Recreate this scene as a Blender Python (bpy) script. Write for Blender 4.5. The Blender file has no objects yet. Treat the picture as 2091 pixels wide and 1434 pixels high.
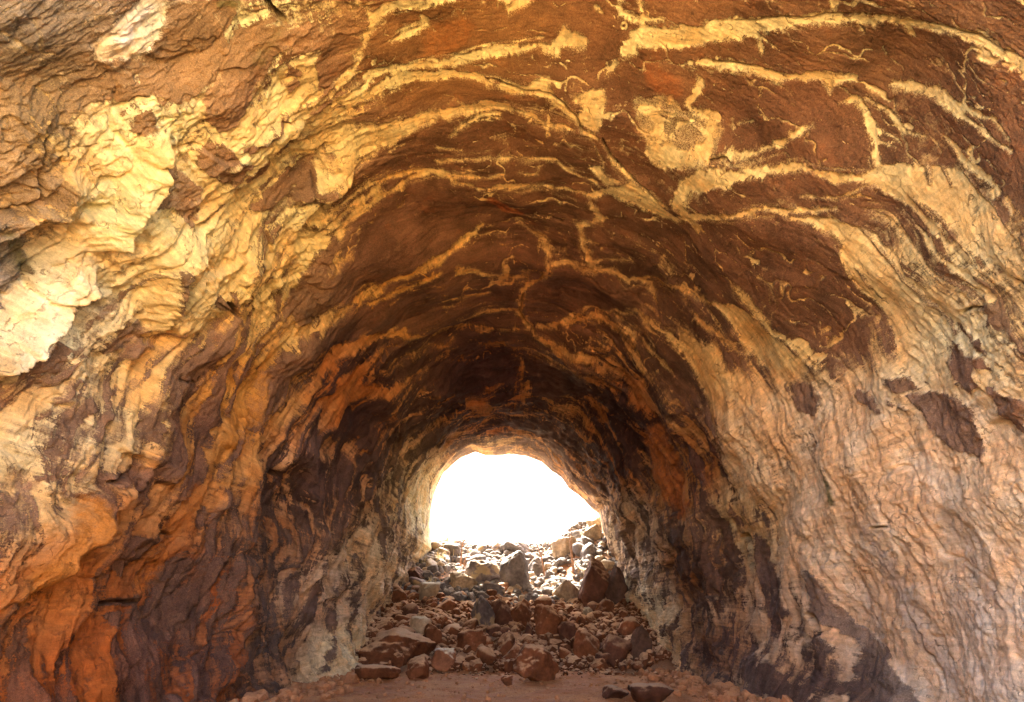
import bpy, math, random
import numpy as np

# ---------------------------------------------------------------- camera, sky, sun, exposure
S = bpy.context.scene
COL = S.collection
F_PX, CX_PX, CY_PX = 1278.0, 1045.5, 717.0          # focal length and centre in photograph pixels
PITCH = math.radians(22.6)
CAM = np.array([0.0, 0.0, 1.6])
cam_data = bpy.data.cameras.new("camera")
cam_data.sensor_width = 36.0
cam_data.lens = 36.0 * F_PX / 2091.0
cam_data.clip_start = 0.05
cam_data.clip_end = 3000
cam = bpy.data.objects.new("camera", cam_data)
COL.objects.link(cam)
cam.location = CAM
cam.rotation_euler = (math.radians(90) + PITCH, 0, 0)
S.camera = cam

SUN_EL, SUN_AZ = math.radians(51.5), math.radians(-22)   # azimuth from +Y, negative = towards -X
world = bpy.data.worlds.new("World")
S.world = world
world.use_nodes = True
wn = world.node_tree
wn.nodes.clear()
sky = wn.nodes.new("ShaderNodeTexSky")
sky.sky_type = 'NISHITA'
sky.sun_disc = False
sky.sun_elevation = SUN_EL
sky.sun_rotation = SUN_AZ
sky.dust_density = 4.0
sky.ozone_density = 0.6
bg = wn.nodes.new("ShaderNodeBackground")
bg.inputs[1].default_value = 0.15
wo = wn.nodes.new("ShaderNodeOutputWorld")
wn.links.new(sky.outputs[0], bg.inputs[0])
wn.links.new(bg.outputs[0], wo.inputs[0])

sun_data = bpy.data.lights.new("sun", 'SUN')
sun_data.energy = 4.0
sun_data.angle = math.radians(0.5)
sun_data.color = (1.0, 0.92, 0.78)
sun = bpy.data.objects.new("sun", sun_data)
COL.objects.link(sun)
sd = np.array([math.sin(SUN_AZ) * math.cos(SUN_EL), math.cos(SUN_AZ) * math.cos(SUN_EL), math.sin(SUN_EL)])
from mathutils import Vector
sun.rotation_euler = Vector(sd).to_track_quat('Z', 'Y').to_euler()
sun.location = (0, 60, 60)

S.view_settings.view_transform = 'Standard'
S.view_settings.look = 'None'
S.view_settings.exposure = 3.75
S.view_settings.gamma = 1.0
S.render.engine = 'CYCLES'
S.cycles.use_denoising = True
S.cycles.use_adaptive_sampling = True
S.cycles.adaptive_threshold = 0.02
S.cycles.max_bounces = 8
S.cycles.diffuse_bounces = 3
S.cycles.caustics_reflective = False
S.cycles.caustics_refractive = False
S.cycles.sample_clamp_indirect = 6

rng = np.random.default_rng(7)
random.seed(7)

# ---------------------------------------------------------------- noise helpers (numpy)
_P = np.random.default_rng(11).permutation(512).astype(np.int32)
_P = np.concatenate([_P, _P, _P])
_G = np.stack([np.cos(np.arange(512) * 2.399), np.sin(np.arange(512) * 2.399)], 1).astype(np.float32)

def perlin(x, y, seed=0):
    x = np.asarray(x, dtype=np.float32) + seed * 17.31
    y = np.asarray(y, dtype=np.float32) + seed * 9.73
    xi = np.floor(x); yi = np.floor(y)
    fx = x - xi; fy = y - yi
    xi = xi.astype(np.int32) & 511; yi = yi.astype(np.int32) & 511
    u = fx * fx * fx * (fx * (fx * 6 - 15) + 10); v = fy * fy * fy * (fy * (fy * 6 - 15) + 10)
    def g(a, b, dx, dy):
        h = _P[_P[a & 511] + (b & 511)]
        return _G[h, 0] * dx + _G[h, 1] * dy
    n00 = g(xi, yi, fx, fy); n10 = g(xi + 1, yi, fx - 1, fy)
    n01 = g(xi, yi + 1, fx, fy - 1); n11 = g(xi + 1, yi + 1, fx - 1, fy - 1)
    return ((n00 * (1 - u) + n10 * u) * (1 - v) + (n01 * (1 - u) + n11 * u) * v) * 1.45

def fbm(x, y, octaves=4, seed=0, gain=0.5):
    out = 0; a = 1.0
    for i in range(octaves):
        out = out + a * perlin(x * 2 ** i, y * 2 ** i, seed + i * 3)
        a *= gain
    return out

def worley(x, y, seed=0):
    """cell id noise, distance to edge (second - first)"""
    xi = np.floor(x).astype(np.int32); yi = np.floor(y).astype(np.int32)
    d1 = np.full(x.shape, 9., np.float32); d2 = d1.copy(); idn = np.zeros(x.shape, np.float32)
    tx = np.zeros(x.shape, np.float32); ty = tx.copy()
    for a in (-1, 0, 1):
        for b in (-1, 0, 1):
            h = _P[_P[(xi + a + seed * 31) & 511] + ((yi + b) & 511)]
            h2 = _P[h + 97]
            px = xi + a + h / 512.; py = yi + b + h2 / 512.
            dx = (x - px).astype(np.float32); dy = (y - py).astype(np.float32)
            d = np.sqrt(dx * dx + dy * dy)
            near = d < d1
            d2 = np.where(near, d1, np.minimum(d2, d))
            idn = np.where(near, h / 512., idn)
            tx = np.where(near, dx, tx); ty = np.where(near, dy, ty)
            d1 = np.where(near, d, d1)
    return idn, d2 - d1, tx, ty

def sstep(a, b, x):
    t = np.clip((x - a) / (b - a), 0, 1)
    return t * t * (3 - 2 * t)

# ---------------------------------------------------------------- the tunnel's profile
ZC = 2.0
T_D = np.array([-18, -6, 0, 4, 8, 12, 16, 21, 26, 32, 40.])
T_W = np.array([8.5, 9.0, 8.3, 7.2, 6.4, 5.7, 5.2, 4.85, 4.65, 4.65, 4.6])
T_H = np.array([11, 11.5, 11.0, 10.4, 9.9, 9.6, 9.3, 9.0, 9.0, 9.3, 9.3])
T_B = np.array([5, 5, 4.5, 4.2, 3.8, 3.3, 3.5, 3.9, 4.1, 4.0, 4.0])
EXIT_PX = [(880, 1120), (878, 1080), (885, 1010), (905, 962), (935, 938), (970, 921), (990, 928), (1015, 929), (1040, 925),
           (1075, 930), (1105, 942), (1125, 962), (1145, 975), (1160, 998), (1195, 1020), (1225, 1046), (1232, 1080), (1240, 1130)]

def unpx(px, py):
    px = np.asarray(px, float); py = np.asarray(py, float)
    a = (px - CX_PX) / F_PX; b = (CY_PX - py) / F_PX
    return np.stack([a, math.cos(PITCH) - b * math.sin(PITCH), math.sin(PITCH) + b * math.cos(PITCH)], -1)

def topx(P):
    d = P - CAM
    dep = d[..., 1] * math.cos(PITCH) + d[..., 2] * math.sin(PITCH)
    up = -d[..., 1] * math.sin(PITCH) + d[..., 2] * math.cos(PITCH)
    return CX_PX + F_PX * d[..., 0] / dep, CY_PX - F_PX * up / dep, dep

_e = np.array([CAM + unpx(x, y) * (32.0 / unpx(x, y)[1]) for x, y in EXIT_PX])
_ea = np.arctan2(_e[:, 2] - ZC, _e[:, 0]); _er = np.hypot(_e[:, 0], _e[:, 2] - ZC)
_o = np.argsort(_ea); _ea, _er = _ea[_o], _er[_o]

def radius(th, D):
    W = np.interp(D, T_D, T_W); H = np.interp(D, T_D, T_H) - ZC; B = np.interp(D, T_D, T_B)
    c, s = np.abs(np.cos(th)), np.sin(th)
    n_ = np.interp(D, [10, 20], [1.9, 2.1])
    top = ((c / W) ** n_ + (np.abs(s) / H) ** n_) ** (-1 / n_)
    bot = ((c / W) ** 2.6 + (np.abs(s) / B) ** 2.6) ** (-1 / 2.6)
    R = np.where(s >= 0, top, bot)
    ex = np.interp(th, _ea, _er)
    k = sstep(24, 32, D)
    inside = sstep(_ea[0] - 0.4, _ea[0], th) * sstep(_ea[-1] + 0.4, _ea[-1], th)
    return R * (1 - k * inside) + ex * k * inside

def wall_point(D, th, h=0.0):
    R = radius(th, D) - h
    return np.stack([R * np.cos(th), D + 0 * R, ZC + R * np.sin(th)], -1)

def on_wall(px, py):
    """pixels of the photograph -> place on the wall (ln distance, angle)"""
    d = unpx(px, py)
    d = d / d[..., 1:2]
    lo = np.full(d.shape[:-1], 1.5); hi = np.full(d.shape[:-1], 33.0)
    for _ in range(30):
        m = (lo + hi) / 2
        P = CAM + d * m[..., None]
        x, z = P[..., 0], P[..., 2] - ZC
        th = np.arctan2(z, x); th = np.where(th < -math.pi / 2, th + 2 * math.pi, th)
        out = np.hypot(x, z) > radius(th, m)
        hi = np.where(out, m, hi); lo = np.where(out, lo, m)
    return np.log(np.maximum(lo, 0.5)), th

def scales(L, th):
    """picture pixels per unit of ln distance and per radian"""
    e = 0.01
    a = topx(wall_point(np.exp(L + e), th)); b = topx(wall_point(np.exp(L - e), th))
    kL = np.hypot(a[0] - b[0], a[1] - b[1]) / (2 * e)
    a = topx(wall_point(np.exp(L), th + e)); b = topx(wall_point(np.exp(L), th - e))
    kT = np.hypot(a[0] - b[0], a[1] - b[1]) / (2 * e)
    return np.maximum(kL, 60), np.maximum(kT, 60)

# ---------------------------------------------------------------- grid over the wall
NU, NV = 1050, 1500
D0, D1 = 3.2, 32.0
wrow = np.linspace(D0 ** -0.5, D1 ** -0.5, NU)
Drow = wrow ** -2.0
TH0, TH1 = math.radians(-34), math.radians(214)
Tcol = np.linspace(TH0, TH1, NV)
GD, GT = np.meshgrid(Drow, Tcol, indexing='ij')
GL = np.log(GD)
kL, kT = scales(GL, GT)
arc = (GT * 6.5).astype(np.float32)
gd = GD.astype(np.float32)
wa = fbm(gd * 1.1, arc * 1.1, 3, 40); wb = fbm(gd * 1.1, arc * 1.1, 3, 60)
wc = fbm(GL * 14, GT * 14, 3, 41); wd = fbm(GL * 14, GT * 14, 3, 61)
Lw = GL + (wa * 3.5 + wc * 5.0) / kL
Tw = GT + (wb * 3.5 + wd * 5.0) / kT

# ---- regional look of the rock: picture anchor, pale rgb, dark rgb, crust bias, streak amount, fold relief, block relief
ANCH = [
 # px, py, pale, dark, bias, stripes, fold, block
 (100, 40, (.60,.48,.34), (.36,.25,.15), -.55, .3, .1, .4),
 (260, 60, (.85,.74,.60), (.34,.20,.10), -.4, .4, .1, .5),
 (60, 260, (.78,.54,.24), (.44,.26,.11), -.25, .2, .2, 1.),
 (60, 400, (.74,.50,.22), (.42,.24,.10), -.25, .2, .2, 1.),
 (40, 560, (.62,.52,.42), (.25,.20,.14), .2, .3, .2, .7),
 (120, 640, (.95,.82,.56), (.45,.24,.12), .6, .3, .3, .8),
 (420, 60, (.92,.74,.36), (.38,.19,.07), .0, .3, .15, .3),
 (300, 260, (.92,.74,.38), (.44,.23,.09), .6, .4, .3, .6),
 (230, 420, (.94,.76,.40), (.44,.25,.11), .9, .4, .3, .6),
 (330, 560, (.88,.66,.32), (.40,.22,.10), .6, .6, .5, .6),
 (520, 240, (.88,.70,.34), (.36,.17,.07), .35, .6, .3, .6),
 (560, 380, (.86,.66,.30), (.38,.19,.08), .4, .8, .3, .6),
 (520, 560, (.84,.58,.22), (.34,.16,.06), .45, .8, .5, .6),
 (130, 860, (.90,.72,.44), (.34,.18,.10), .5, .95, .8, .35),
 (60, 980, (.88,.72,.44), (.30,.16,.09), .4, .95, .9, .3),
 (300, 780, (.84,.58,.26), (.32,.16,.08), .3, .95, .9, .35),
 (470, 760, (.72,.38,.10), (.27,.12,.06), .0, 1., .9, .3),
 (400, 900, (.62,.30,.10), (.22,.10,.06), -.05, 1., 1., .4),
 (200, 1040, (.62,.30,.12), (.25,.10,.05), .1, 1., 1., .5),
 (60, 1200, (.60,.25,.08), (.26,.10,.04), .2, .9, 1., .4),
 (120, 1380, (.48,.15,.04), (.20,.07,.035), .0, .9, 1., .3),
 (330, 1200, (.40,.15,.06), (.17,.08,.05), -.15, 1., 1., .5),
 (350, 1400, (.36,.15,.08), (.15,.07,.05), -.1, 1., 1., .4),
 (520, 1100, (.42,.23,.14), (.15,.08,.055), -.1, 1., 1., .3),
 (560, 1330, (.42,.26,.19), (.15,.09,.07), -.1, 1., 1., .3),
 (640, 960, (.58,.30,.17), (.14,.07,.055), -.3, 1., 1., .1),
 (650, 1230, (.76,.55,.44), (.20,.11,.08), .0, 1., .8, .3),
 (690, 1340, (.90,.72,.52), (.28,.17,.12), .5, .9, .6, .3),
 (780, 1150, (.82,.64,.48), (.26,.16,.11), .25, 1., .6, .3),
 (860, 1040, (.80,.66,.44), (.28,.18,.10), .25, .9, .5, .4),
 (820, 560, (.70,.36,.09), (.21,.085,.035), -.75, .3, .12, .05),
 (900, 100, (.88,.70,.32), (.27,.115,.036), -.9, .1, .1, .03),
 (1000, 300, (.84,.60,.26), (.25,.105,.04), -.85, .35, .12, .03),
 (850, 450, (.78,.48,.16), (.23,.095,.038), -.8, .5, .12, .05),
 (1100, 620, (.66,.33,.12), (.19,.07,.035), -.85, .2, .1, .1),
 (1000, 780, (.62,.26,.10), (.14,.060,.05), -.6, .9, .5, .1),
 (700, 800, (.68,.28,.09), (.17,.075,.05), -.4, 1., .7, .1),
 (1000, 860, (.60,.28,.13), (.17,.08,.06), -.35, 1., .5, .1),
 (1000, 915, (.50,.34,.20), (.22,.14,.10), .0, 1., .4, .1),
 (1280, 850, (.60,.26,.11), (.13,.060,.045), -.45, 1., .7, .1),
 (1400, 60, (.88,.70,.34), (.24,.10,.038), -.9, .1, .1, .02),
 (1800, 100, (.84,.66,.32), (.23,.10,.04), -.9, .1, .1, .02),
 (1350, 300, (.88,.68,.34), (.26,.11,.045), -.6, .3, .15, .05),
 (1600, 280, (.82,.60,.28), (.23,.095,.04), -.85, .2, .1, .03),
 (1950, 250, (.80,.58,.28), (.24,.10,.042), -.8, .3, .1, .03),
 (1900, 470, (.80,.58,.29), (.23,.10,.045), -.3, .9, .2, .05),
 (1560, 560, (.74,.48,.20), (.21,.085,.036), -.85, .3, .15, .05),
 (1650, 650, (.74,.50,.22), (.21,.09,.04), -.85, .3, .15, .05),
 (1400, 700, (.68,.40,.16), (.18,.075,.036), -.6, .6, .2, .1),
 (2040, 600, (.78,.60,.34), (.28,.15,.07), .1, .8, .3, .2),
 (2000, 700, (.82,.68,.44), (.24,.12,.07), .7, .5, .3, .2),
 (1700, 900, (.80,.62,.42), (.34,.19,.12), .8, .4, .25, .28),
 (1560, 930, (.78,.58,.36), (.28,.14,.08), .6, .7, .4, .3),
 (1900, 1050, (.82,.66,.48), (.44,.28,.19), .9, .5, .25, .28),
 (1700, 1100, (.78,.61,.43), (.38,.23,.15), .85, .6, .3, .3),
 (2040, 900, (.78,.62,.42), (.32,.17,.10), .7, .5, .3, .3),
 (1950, 1350, (.80,.69,.56), (.46,.33,.25), .95, .5, .25, .25),
 (1800, 1250, (.78,.64,.49), (.36,.23,.16), .8, .6, .3, .28),
 (1600, 1250, (.62,.44,.30), (.16,.08,.06), .05, 1., .8, .4),
 (1680, 1400, (.55,.40,.28), (.14,.075,.055), -.3, 1., .8, .4),
 (1520, 1080, (.66,.46,.26), (.20,.10,.06), .2, 1., .8, .4),
 (1420, 950, (.56,.24,.08), (.15,.06,.04), .0, 1., 1., .2),
 (1430, 1150, (.46,.20,.09), (.15,.07,.045), -.1, 1., 1., .3),
 (1440, 1340, (.38,.18,.11), (.13,.065,.05), -.1, 1., .9, .2),
 (1300, 1120, (.66,.48,.36), (.20,.11,.07), .15, 1., .6, .3),
 (1310, 1250, (.86,.74,.60), (.24,.15,.11), .5, .9, .6, .3),
 (1370, 1350, (.80,.60,.42), (.24,.14,.10), .3, .9, .6, .2),
]
sx = slice(None, None, 6)
cl, ct = GL[sx, sx], GT[sx, sx]
num = np.zeros(cl.shape + (10,)); den = np.zeros(cl.shape)
for a in ANCH:
    l, t = on_wall(a[0], a[1])
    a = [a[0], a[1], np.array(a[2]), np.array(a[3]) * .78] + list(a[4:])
    if a[0] < 610 and a[1] > 740: a[2] = a[2] * (.74 if a[1] > 890 and a[0] > 80 else .88) * np.array([1.03, .96, .9]); a[4] -= .2  # lower left wall: colour darkened to stand for the light's falloff
    if 610 < a[0] < 1330 and 640 < a[1] < 900: a[2] = a[2] * np.array([.66, .56, .48]); a[3] = a[3] * np.array([.46, .40, .44])  # mid tunnel: shade of the unlit stretch put into both rock colours
    if 1380 < a[0] < 1480 and a[1] > 800: a[2] = a[2] * .8  # inner right wall: crust colour darkened, shade painted in
    if a[0] > 1540 and a[1] > 820: a[2] = a[2] * np.array([1., .94, 1.0])
    if 1500 < a[0] and a[1] > 800: a[6] = a[6] * .55; a[5] = a[5] * .7; a[7] = a[7] * .9; a[4] += .1
    if a[1] < 220 and a[0] > 380: a[3] = a[3] * np.array([1.2, 1.22, 1.15])
    if a[0] < 600 and a[1] > 1000: a[4] += .22; a[2] = a[2] * np.array([1.05, .95, .85])
    if a[0] < 120 and a[1] < 600: a[2] = a[2] * np.array([.95, .9, .75])
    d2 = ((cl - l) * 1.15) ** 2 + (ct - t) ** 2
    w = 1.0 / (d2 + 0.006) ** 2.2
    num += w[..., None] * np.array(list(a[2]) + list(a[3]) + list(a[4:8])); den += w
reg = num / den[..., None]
def upsample(a):
    ri = np.arange(NU) / 6.0; ci = np.arange(NV) / 6.0
    r0 = np.minimum(ri.astype(int), a.shape[0] - 2); c0 = np.minimum(ci.astype(int), a.shape[1] - 2)
    fr = (ri - r0)[:, None, None]; fc = (ci - c0)[None, :, None]
    A = a[r0][:, c0]; B = a[r0 + 1][:, c0]; C = a[r0][:, c0 + 1]; E = a[r0 + 1][:, c0 + 1]
    return (A * (1 - fr) + B * fr) * (1 - fc) + (C * (1 - fr) + E * fr) * fc
reg = upsample(reg).astype(np.float32)
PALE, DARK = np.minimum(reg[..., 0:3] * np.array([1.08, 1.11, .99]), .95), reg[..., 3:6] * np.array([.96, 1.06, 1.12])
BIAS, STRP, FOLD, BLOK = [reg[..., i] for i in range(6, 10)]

# ---- procedural background: flow stripes that run round the tunnel like draped lava
warp = fbm(GL * 3.0, GT * 2.0, 4, 5, .45) * 0.20 + fbm(gd * 0.9, arc * .38, 3, 9) * 0.05
ph = GL + warp * 0.55
str1 = fbm(ph * 19, GT * .95, 4, 21, .6)
str2 = fbm(gd * 3.0 + warp * 7, arc * .22, 4, 22, .6)
patch = fbm(GL * 9 + warp * 2, GT * 4, 4, 23)
F = BIAS + STRP * (str1 * .85 + str2 * .5 + .5 * fbm(ph * 48, GT * 1.7, 3, 26, .6)) + patch * (.35 + .35 * (BIAS > 0)) * (1 - .65 * STRP)
F = F.astype(np.float32)

# thin mineral-filled joints that split the bare ceiling into plates
def joints(k1_, k2_, wid, seed, gate_at):
    wx_ = GL * k1_ + warp * 2.2 + .22 * fbm(GL * 16, GT * 12, 3, seed); wy_ = GT * k2_ + .25 * fbm(GL * 14, GT * 14, 3, seed + 4)
    _, ed_, _, _ = worley(wx_, wy_, seed)
    gate = sstep(gate_at, gate_at + .25, fbm(GL * 4, GT * 3, 2, seed + 9))
    wv_ = wid * (.6 + .9 * fbm(GL * 20, GT * 12, 2, seed + 12))
    return np.clip((wv_ * gate - ed_) / .045, -1, .9)
ceil_only = sstep(-.25, -.55, BIAS)
J = np.maximum(joints(8.5, 2.7, .035, 31, -.05), joints(17, 4.5, .035, 33, .15))
F = np.where(ceil_only > .5, np.maximum(F, J), F).astype(np.float32)

# ---- painting of traced markings
Tstep = Tcol[1] - Tcol[0]
def densify(pts, step=18.0, closed=False):
    pts = [tuple(map(float, p)) for p in pts]
    if closed: pts = pts + [pts[0]]
    out = []
    for a, b in zip(pts[:-1], pts[1:]):
        n = max(1, int(math.hypot(b[0] - a[0], b[1] - a[1]) / step))
        for i in range(n):
            k = i / n
            out.append(tuple(a[j] * (1 - k) + b[j] * k for j in range(len(a))))
    out.append(pts[-1])
    return np.array(out)

def window(l0, l1, t0, t1):
    w_hi = math.exp(-0.5 * l0); w_lo = math.exp(-0.5 * l1)
    i0 = int((wrow[0] - w_hi) / (wrow[0] - wrow[-1]) * (NU - 1)) - 1
    i1 = int((wrow[0] - w_lo) / (wrow[0] - wrow[-1]) * (NU - 1)) + 2
    j0 = int((t0 - TH0) / Tstep) - 1; j1 = int((t1 - TH0) / Tstep) + 2
    return max(i0, 0), min(i1, NU), max(j0, 0), min(j1, NV)

def stroke_field(pts, pad):
    """smallest (distance - half width) in picture pixels, per grid cell; NaN-free window arrays"""
    q = densify(pts)
    L, T = on_wall(q[:, 0], q[:, 1]); hw = q[:, 2]
    k1, k2 = scales(L, T)
    m = (hw.max() + pad)
    i0, i1, j0, j1 = window((L - m / k1).min(), (L + m / k1).max(), (T - m / k2).min(), (T + m / k2).max())
    if i1 <= i0 or j1 <= j0: return None
    best = np.full((i1 - i0, j1 - j0), 1e3, np.float32)
    side = np.zeros_like(best)
    for n in range(len(q) - 1):
        l0, l1_, t0, t1_ = L[n], L[n + 1], T[n], T[n + 1]
        a0, a1, b0, b1 = window(min(l0, l1_) - m / k1[n], max(l0, l1_) + m / k1[n], min(t0, t1_) - m / k2[n], max(t0, t1_) + m / k2[n])
        if a1 <= a0 or b1 <= b0: continue
        gl = Lw[a0:a1, b0:b1]; gt = Tw[a0:a1, b0:b1]
        ex, ey = (l1_ - l0) * k1[n], (t1_ - t0) * k2[n]
        px_, py_ = (gl - l0) * k1[n], (gt - t0) * k2[n]
        ee = ex * ex + ey * ey + 1e-9
        k = np.clip((px_ * ex + py_ * ey) / ee, 0, 1)
        d = np.hypot(px_ - k * ex, py_ - k * ey) - (hw[n] * (1 - k) + hw[n + 1] * k)
        sub = best[a0 - i0:a1 - i0, b0 - j0:b1 - j0]; ss = side[a0 - i0:a1 - i0, b0 - j0:b1 - j0]
        if sub.shape != d.shape: continue
        nb = d < sub
        ss[nb] = (ex * py_ - ey * px_)[nb] / math.sqrt(ee)
        sub[nb] = d[nb]
    return (i0, i1, j0, j1), best, side

def poly_field(pts, pad=14):
    q = densify([(p[0], p[1], 0) for p in pts], closed=True)
    r = stroke_field([tuple(p) for p in q], pad + 2)
    if r is None: return None
    (i0, i1, j0, j1), best, _ = r
    L, T = on_wall(q[:, 0], q[:, 1])
    gl = Lw[i0:i1, j0:j1]; gt = Tw[i0:i1, j0:j1]
    ins = np.zeros(gl.shape, bool)
    for n in range(len(q) - 1):
        y0, y1 = T[n], T[n + 1]
        if y0 == y1: continue
        c = ((gt >= y0) != (gt >= y1)) & (gl < (L[n + 1] - L[n]) * (gt - y0) / (y1 - y0) + L[n])
        ins ^= c
    return (i0, i1, j0, j1), np.where(ins, -np.minimum(best, 60), best)

SOFT = 8.0
HALO = np.zeros((NU, NV), np.float32)
WOB = (fbm(GL * 42, GT * 24, 2, 200) + .55 * fbm(GL * 60, GT * 130, 3, 206, .7)).astype(np.float32)
rs = random.Random(5)
def pale(*pts, sat=True):
    r = stroke_field(pts, 34)
    if r is None: return
    (a, b, c, d), s, _ = r
    hm = sum(p[2] for p in pts) / len(pts)
    s = s + 1.6 + WOB[a:b, c:d] * min(hm * .8, 8)
    HALO[a:b, c:d] = np.maximum(HALO[a:b, c:d], np.exp(-np.maximum(s, 0) / 7) * (1 - sstep(20, 33, s)) * .8)
    if sat and len(pts) > 3:                     # thin side strands that run beside the vein
        for _ in range(1 + len(pts) // 6):
            i = rs.randrange(len(pts) - 2); n = rs.randint(2, 4)
            off = rs.choice((-1, 1)) * (pts[i][2] + rs.uniform(5, 16)); seg = []
            for k, p in enumerate(pts[i:i + n]):
                q0 = pts[min(i + k, len(pts) - 2)]; q1 = pts[min(i + k, len(pts) - 2) + 1]
                dx, dy = q1[0] - q0[0], q1[1] - q0[1]; l = math.hypot(dx, dy) + 1e-6
                o_ = off * (.55 + .5 * k / n) + rs.uniform(-2, 2)
                seg.append((p[0] - dy / l * o_ + rs.uniform(-4, 4), p[1] + dx / l * o_, rs.uniform(.4, 1.6)))
            seg[0] = (seg[0][0], seg[0][1], .3)
            if len(seg) > 1: pale(*seg, sat=False)
    F[a:b, c:d] = np.maximum(F[a:b, c:d], np.clip(-s / SOFT, -1, 1) * 1.0)
def dark(*pts):
    r = stroke_field(pts, SOFT)
    if r is None: return
    (a, b, c, d), s, _ = r
    F[a:b, c:d] = np.minimum(F[a:b, c:d], np.clip(s / SOFT, -1, 1))
def palep(*pts, amt=1.0):
    r = poly_field(pts, 34)
    if r is None: return
    (a, b, c, d), s = r
    s = s + WOB[a:b, c:d] * 4
    HALO[a:b, c:d] = np.maximum(HALO[a:b, c:d], np.exp(-np.maximum(s, 0) / 7) * (1 - sstep(20, 33, s)) * .8)
    F[a:b, c:d] = np.maximum(F[a:b, c:d], np.clip(-s / SOFT, -1, amt))
def darkp(*pts, amt=1.0):
    r = poly_field(pts)
    if r is None: return
    (a, b, c, d), s = r
    s = s + WOB[a:b, c:d] * 4
    F[a:b, c:d] = np.minimum(F[a:b, c:d], np.clip(s / SOFT, -amt, 1))
def W(hw, *pts):
    """points + half widths (one number or a list)"""
    if not isinstance(hw, (list, tuple)): hw = [hw] * len(pts)
    return [(p[0], p[1], hw[min(i, len(hw) - 1)] * (.82 if p[1] > 300 else .95)) for i, p in enumerate(pts)]

# keep the ceiling plates clean of background patches
# -- brown patches in the pale left part
darkp((338,0),(475,0),(495,20),(469,50),(435,117),(385,167),(351,187),(301,187),(285,167),(301,110),(321,67))
darkp((495,60),(536,50),(583,40),(583,87),(556,110),(536,141),(502,187),(469,234),(432,251),(408,221),(395,187),(402,157),(435,134),(452,94))
darkp((-40,55),(40,95),(100,110),(150,125),(190,110),(215,130),(270,150),(300,190),(270,200),(200,215),(160,240),(130,260),(110,290),(130,340),(140,380),(115,420),(90,430),(-40,455), amt=.45)
darkp((388,285),(435,268),(495,311),(469,361),(435,348),(388,321), amt=.4)
darkp((315,305),(348,318),(352,335),(392,365),(395,435),(375,449),(335,408),(254,449),(261,412),(288,361),(308,321), amt=.5)  # brown here is the shade of a recess, painted in
darkp((485,338),(529,311),(556,328),(549,341),(522,368),(509,382))
darkp((275,215),(289,206),(311,230),(305,250),(280,262),(255,258))
darkp((509,432),(569,378),(636,341),(656,348),(643,395),(586,418), amt=.5)
dark(*W([4,6,7,4], (482,282),(525,262),(560,245),(580,222)))
darkp((580,45),(640,40),(668,90),(660,110),(630,75),(600,95),(585,80))
darkp((650,60),(700,75),(715,130),(690,190),(650,175),(640,120),(655,95))
darkp((582,120),(615,150),(608,160),(585,145))
darkp((575,170),(605,160),(612,175),(590,188))
darkp((625,210),(632,230),(655,232),(665,208),(650,225),(635,222))
darkp((-40,470),(60,450),(87,547),(100,567),(50,614),(33,647),(-40,700), amt=.6)
darkp((167,594),(127,627),(84,677),(50,708),(110,694),(154,667),(154,620))
darkp((130,694),(154,718),(117,745),(77,771),(33,791),(-30,860),(-30,788),(43,781),(80,755),(100,714))
darkp((147,778),(167,778),(134,818),(100,852),(72,865),(110,828))
darkp((184,801),(184,828),(157,842),(144,862),(141,842),(157,815))
darkp((231,731),(251,671),(291,654),(301,694),(288,724),(248,728), amt=.45)
darkp((408,574),(445,584),(449,611),(412,604))
dark(*W([5,9,8,4], (448,575),(456,600),(462,622),(466,650)))
darkp((331,520),(345,515),(372,500),(350,560),(340,640),(328,600), amt=.5)
darkp((225,810),(270,795),(276,792),(240,812))
darkp((355,790),(395,775),(400,800),(350,815), amt=.6)
darkp((-20,1030),(60,960),(20,1000),(-20,1060))
darkp((580,620),(590,590),(640,560),(700,530),(760,470),(850,420),(880,400),(940,390),(990,410),(960,480),(900,505),(850,520),(800,550),(740,590),(700,620),(640,650),(600,662))
darkp((640,520),(680,490),(700,490),(650,560),(600,620),(575,650),(572,620),(600,580))
darkp((700,455),(745,420),(800,390),(870,365),(930,380),(900,390),(830,410),(770,450),(710,490),(690,500))
darkp((600,690),(560,720),(520,790),(470,850),(430,870),(400,880),(430,905),(490,885),(540,830),(600,760),(640,710),(690,680),(700,640))
darkp((560,700),(620,665),(700,640),(760,620),(850,600),(860,640),(800,672),(740,680),(690,700),(640,710))
darkp((430,880),(500,840),(540,850),(480,890),(440,925),(400,930))
palep((300,-30),(350,-30),(332,40),(312,80),(282,118),(235,112),(195,118),(180,85),(215,45),(250,20))
pale(*W([3,6,3],(60,20),(75,70),(95,112)))
pale(*W([3,7,8,3],(0,60),(45,95),(80,112),(115,115)))
# -- ceiling veins
pale(*W([6,6,7,7,5,5,6,8,10], (731,0),(755,25),(765,50),(752,75),(748,100),(735,112),(737,130),(718,152),(690,175)))
pale(*W([12,16,14,12,8,6], (765,45),(790,28),(830,15),(880,5),(940,-6),(980,-12)))
pale(*W([6,7,5,5,4], (862,40),(870,60),(840,75),(815,88),(803,92)))
pale(*W([9,8,9,10,11,10,9,4], (700,211),(767,161),(827,147),(901,134),(968,117),(1035,107),(1102,99),(1142,107)))
pale(*W([14,14,13,10,8,9,9,11,9,9,8], (707,221),(767,197),(827,167),(901,157),(968,155),(1001,168),(1052,168),(1102,168),(1130,190),(1160,205),(1178,215)))
palep((1005,155),(1060,160),(1118,150),(1123,172),(1100,180),(1040,165))
palep((1110,108),(1140,85),(1153,60),(1168,78),(1190,86),(1200,92),(1190,105),(1150,105))
pale(*W([4,6,3], (1000,5),(1040,18),(1060,3)))
palep((1035,30),(1055,14),(1080,5),(1085,14),(1060,34),(1040,38))
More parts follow.
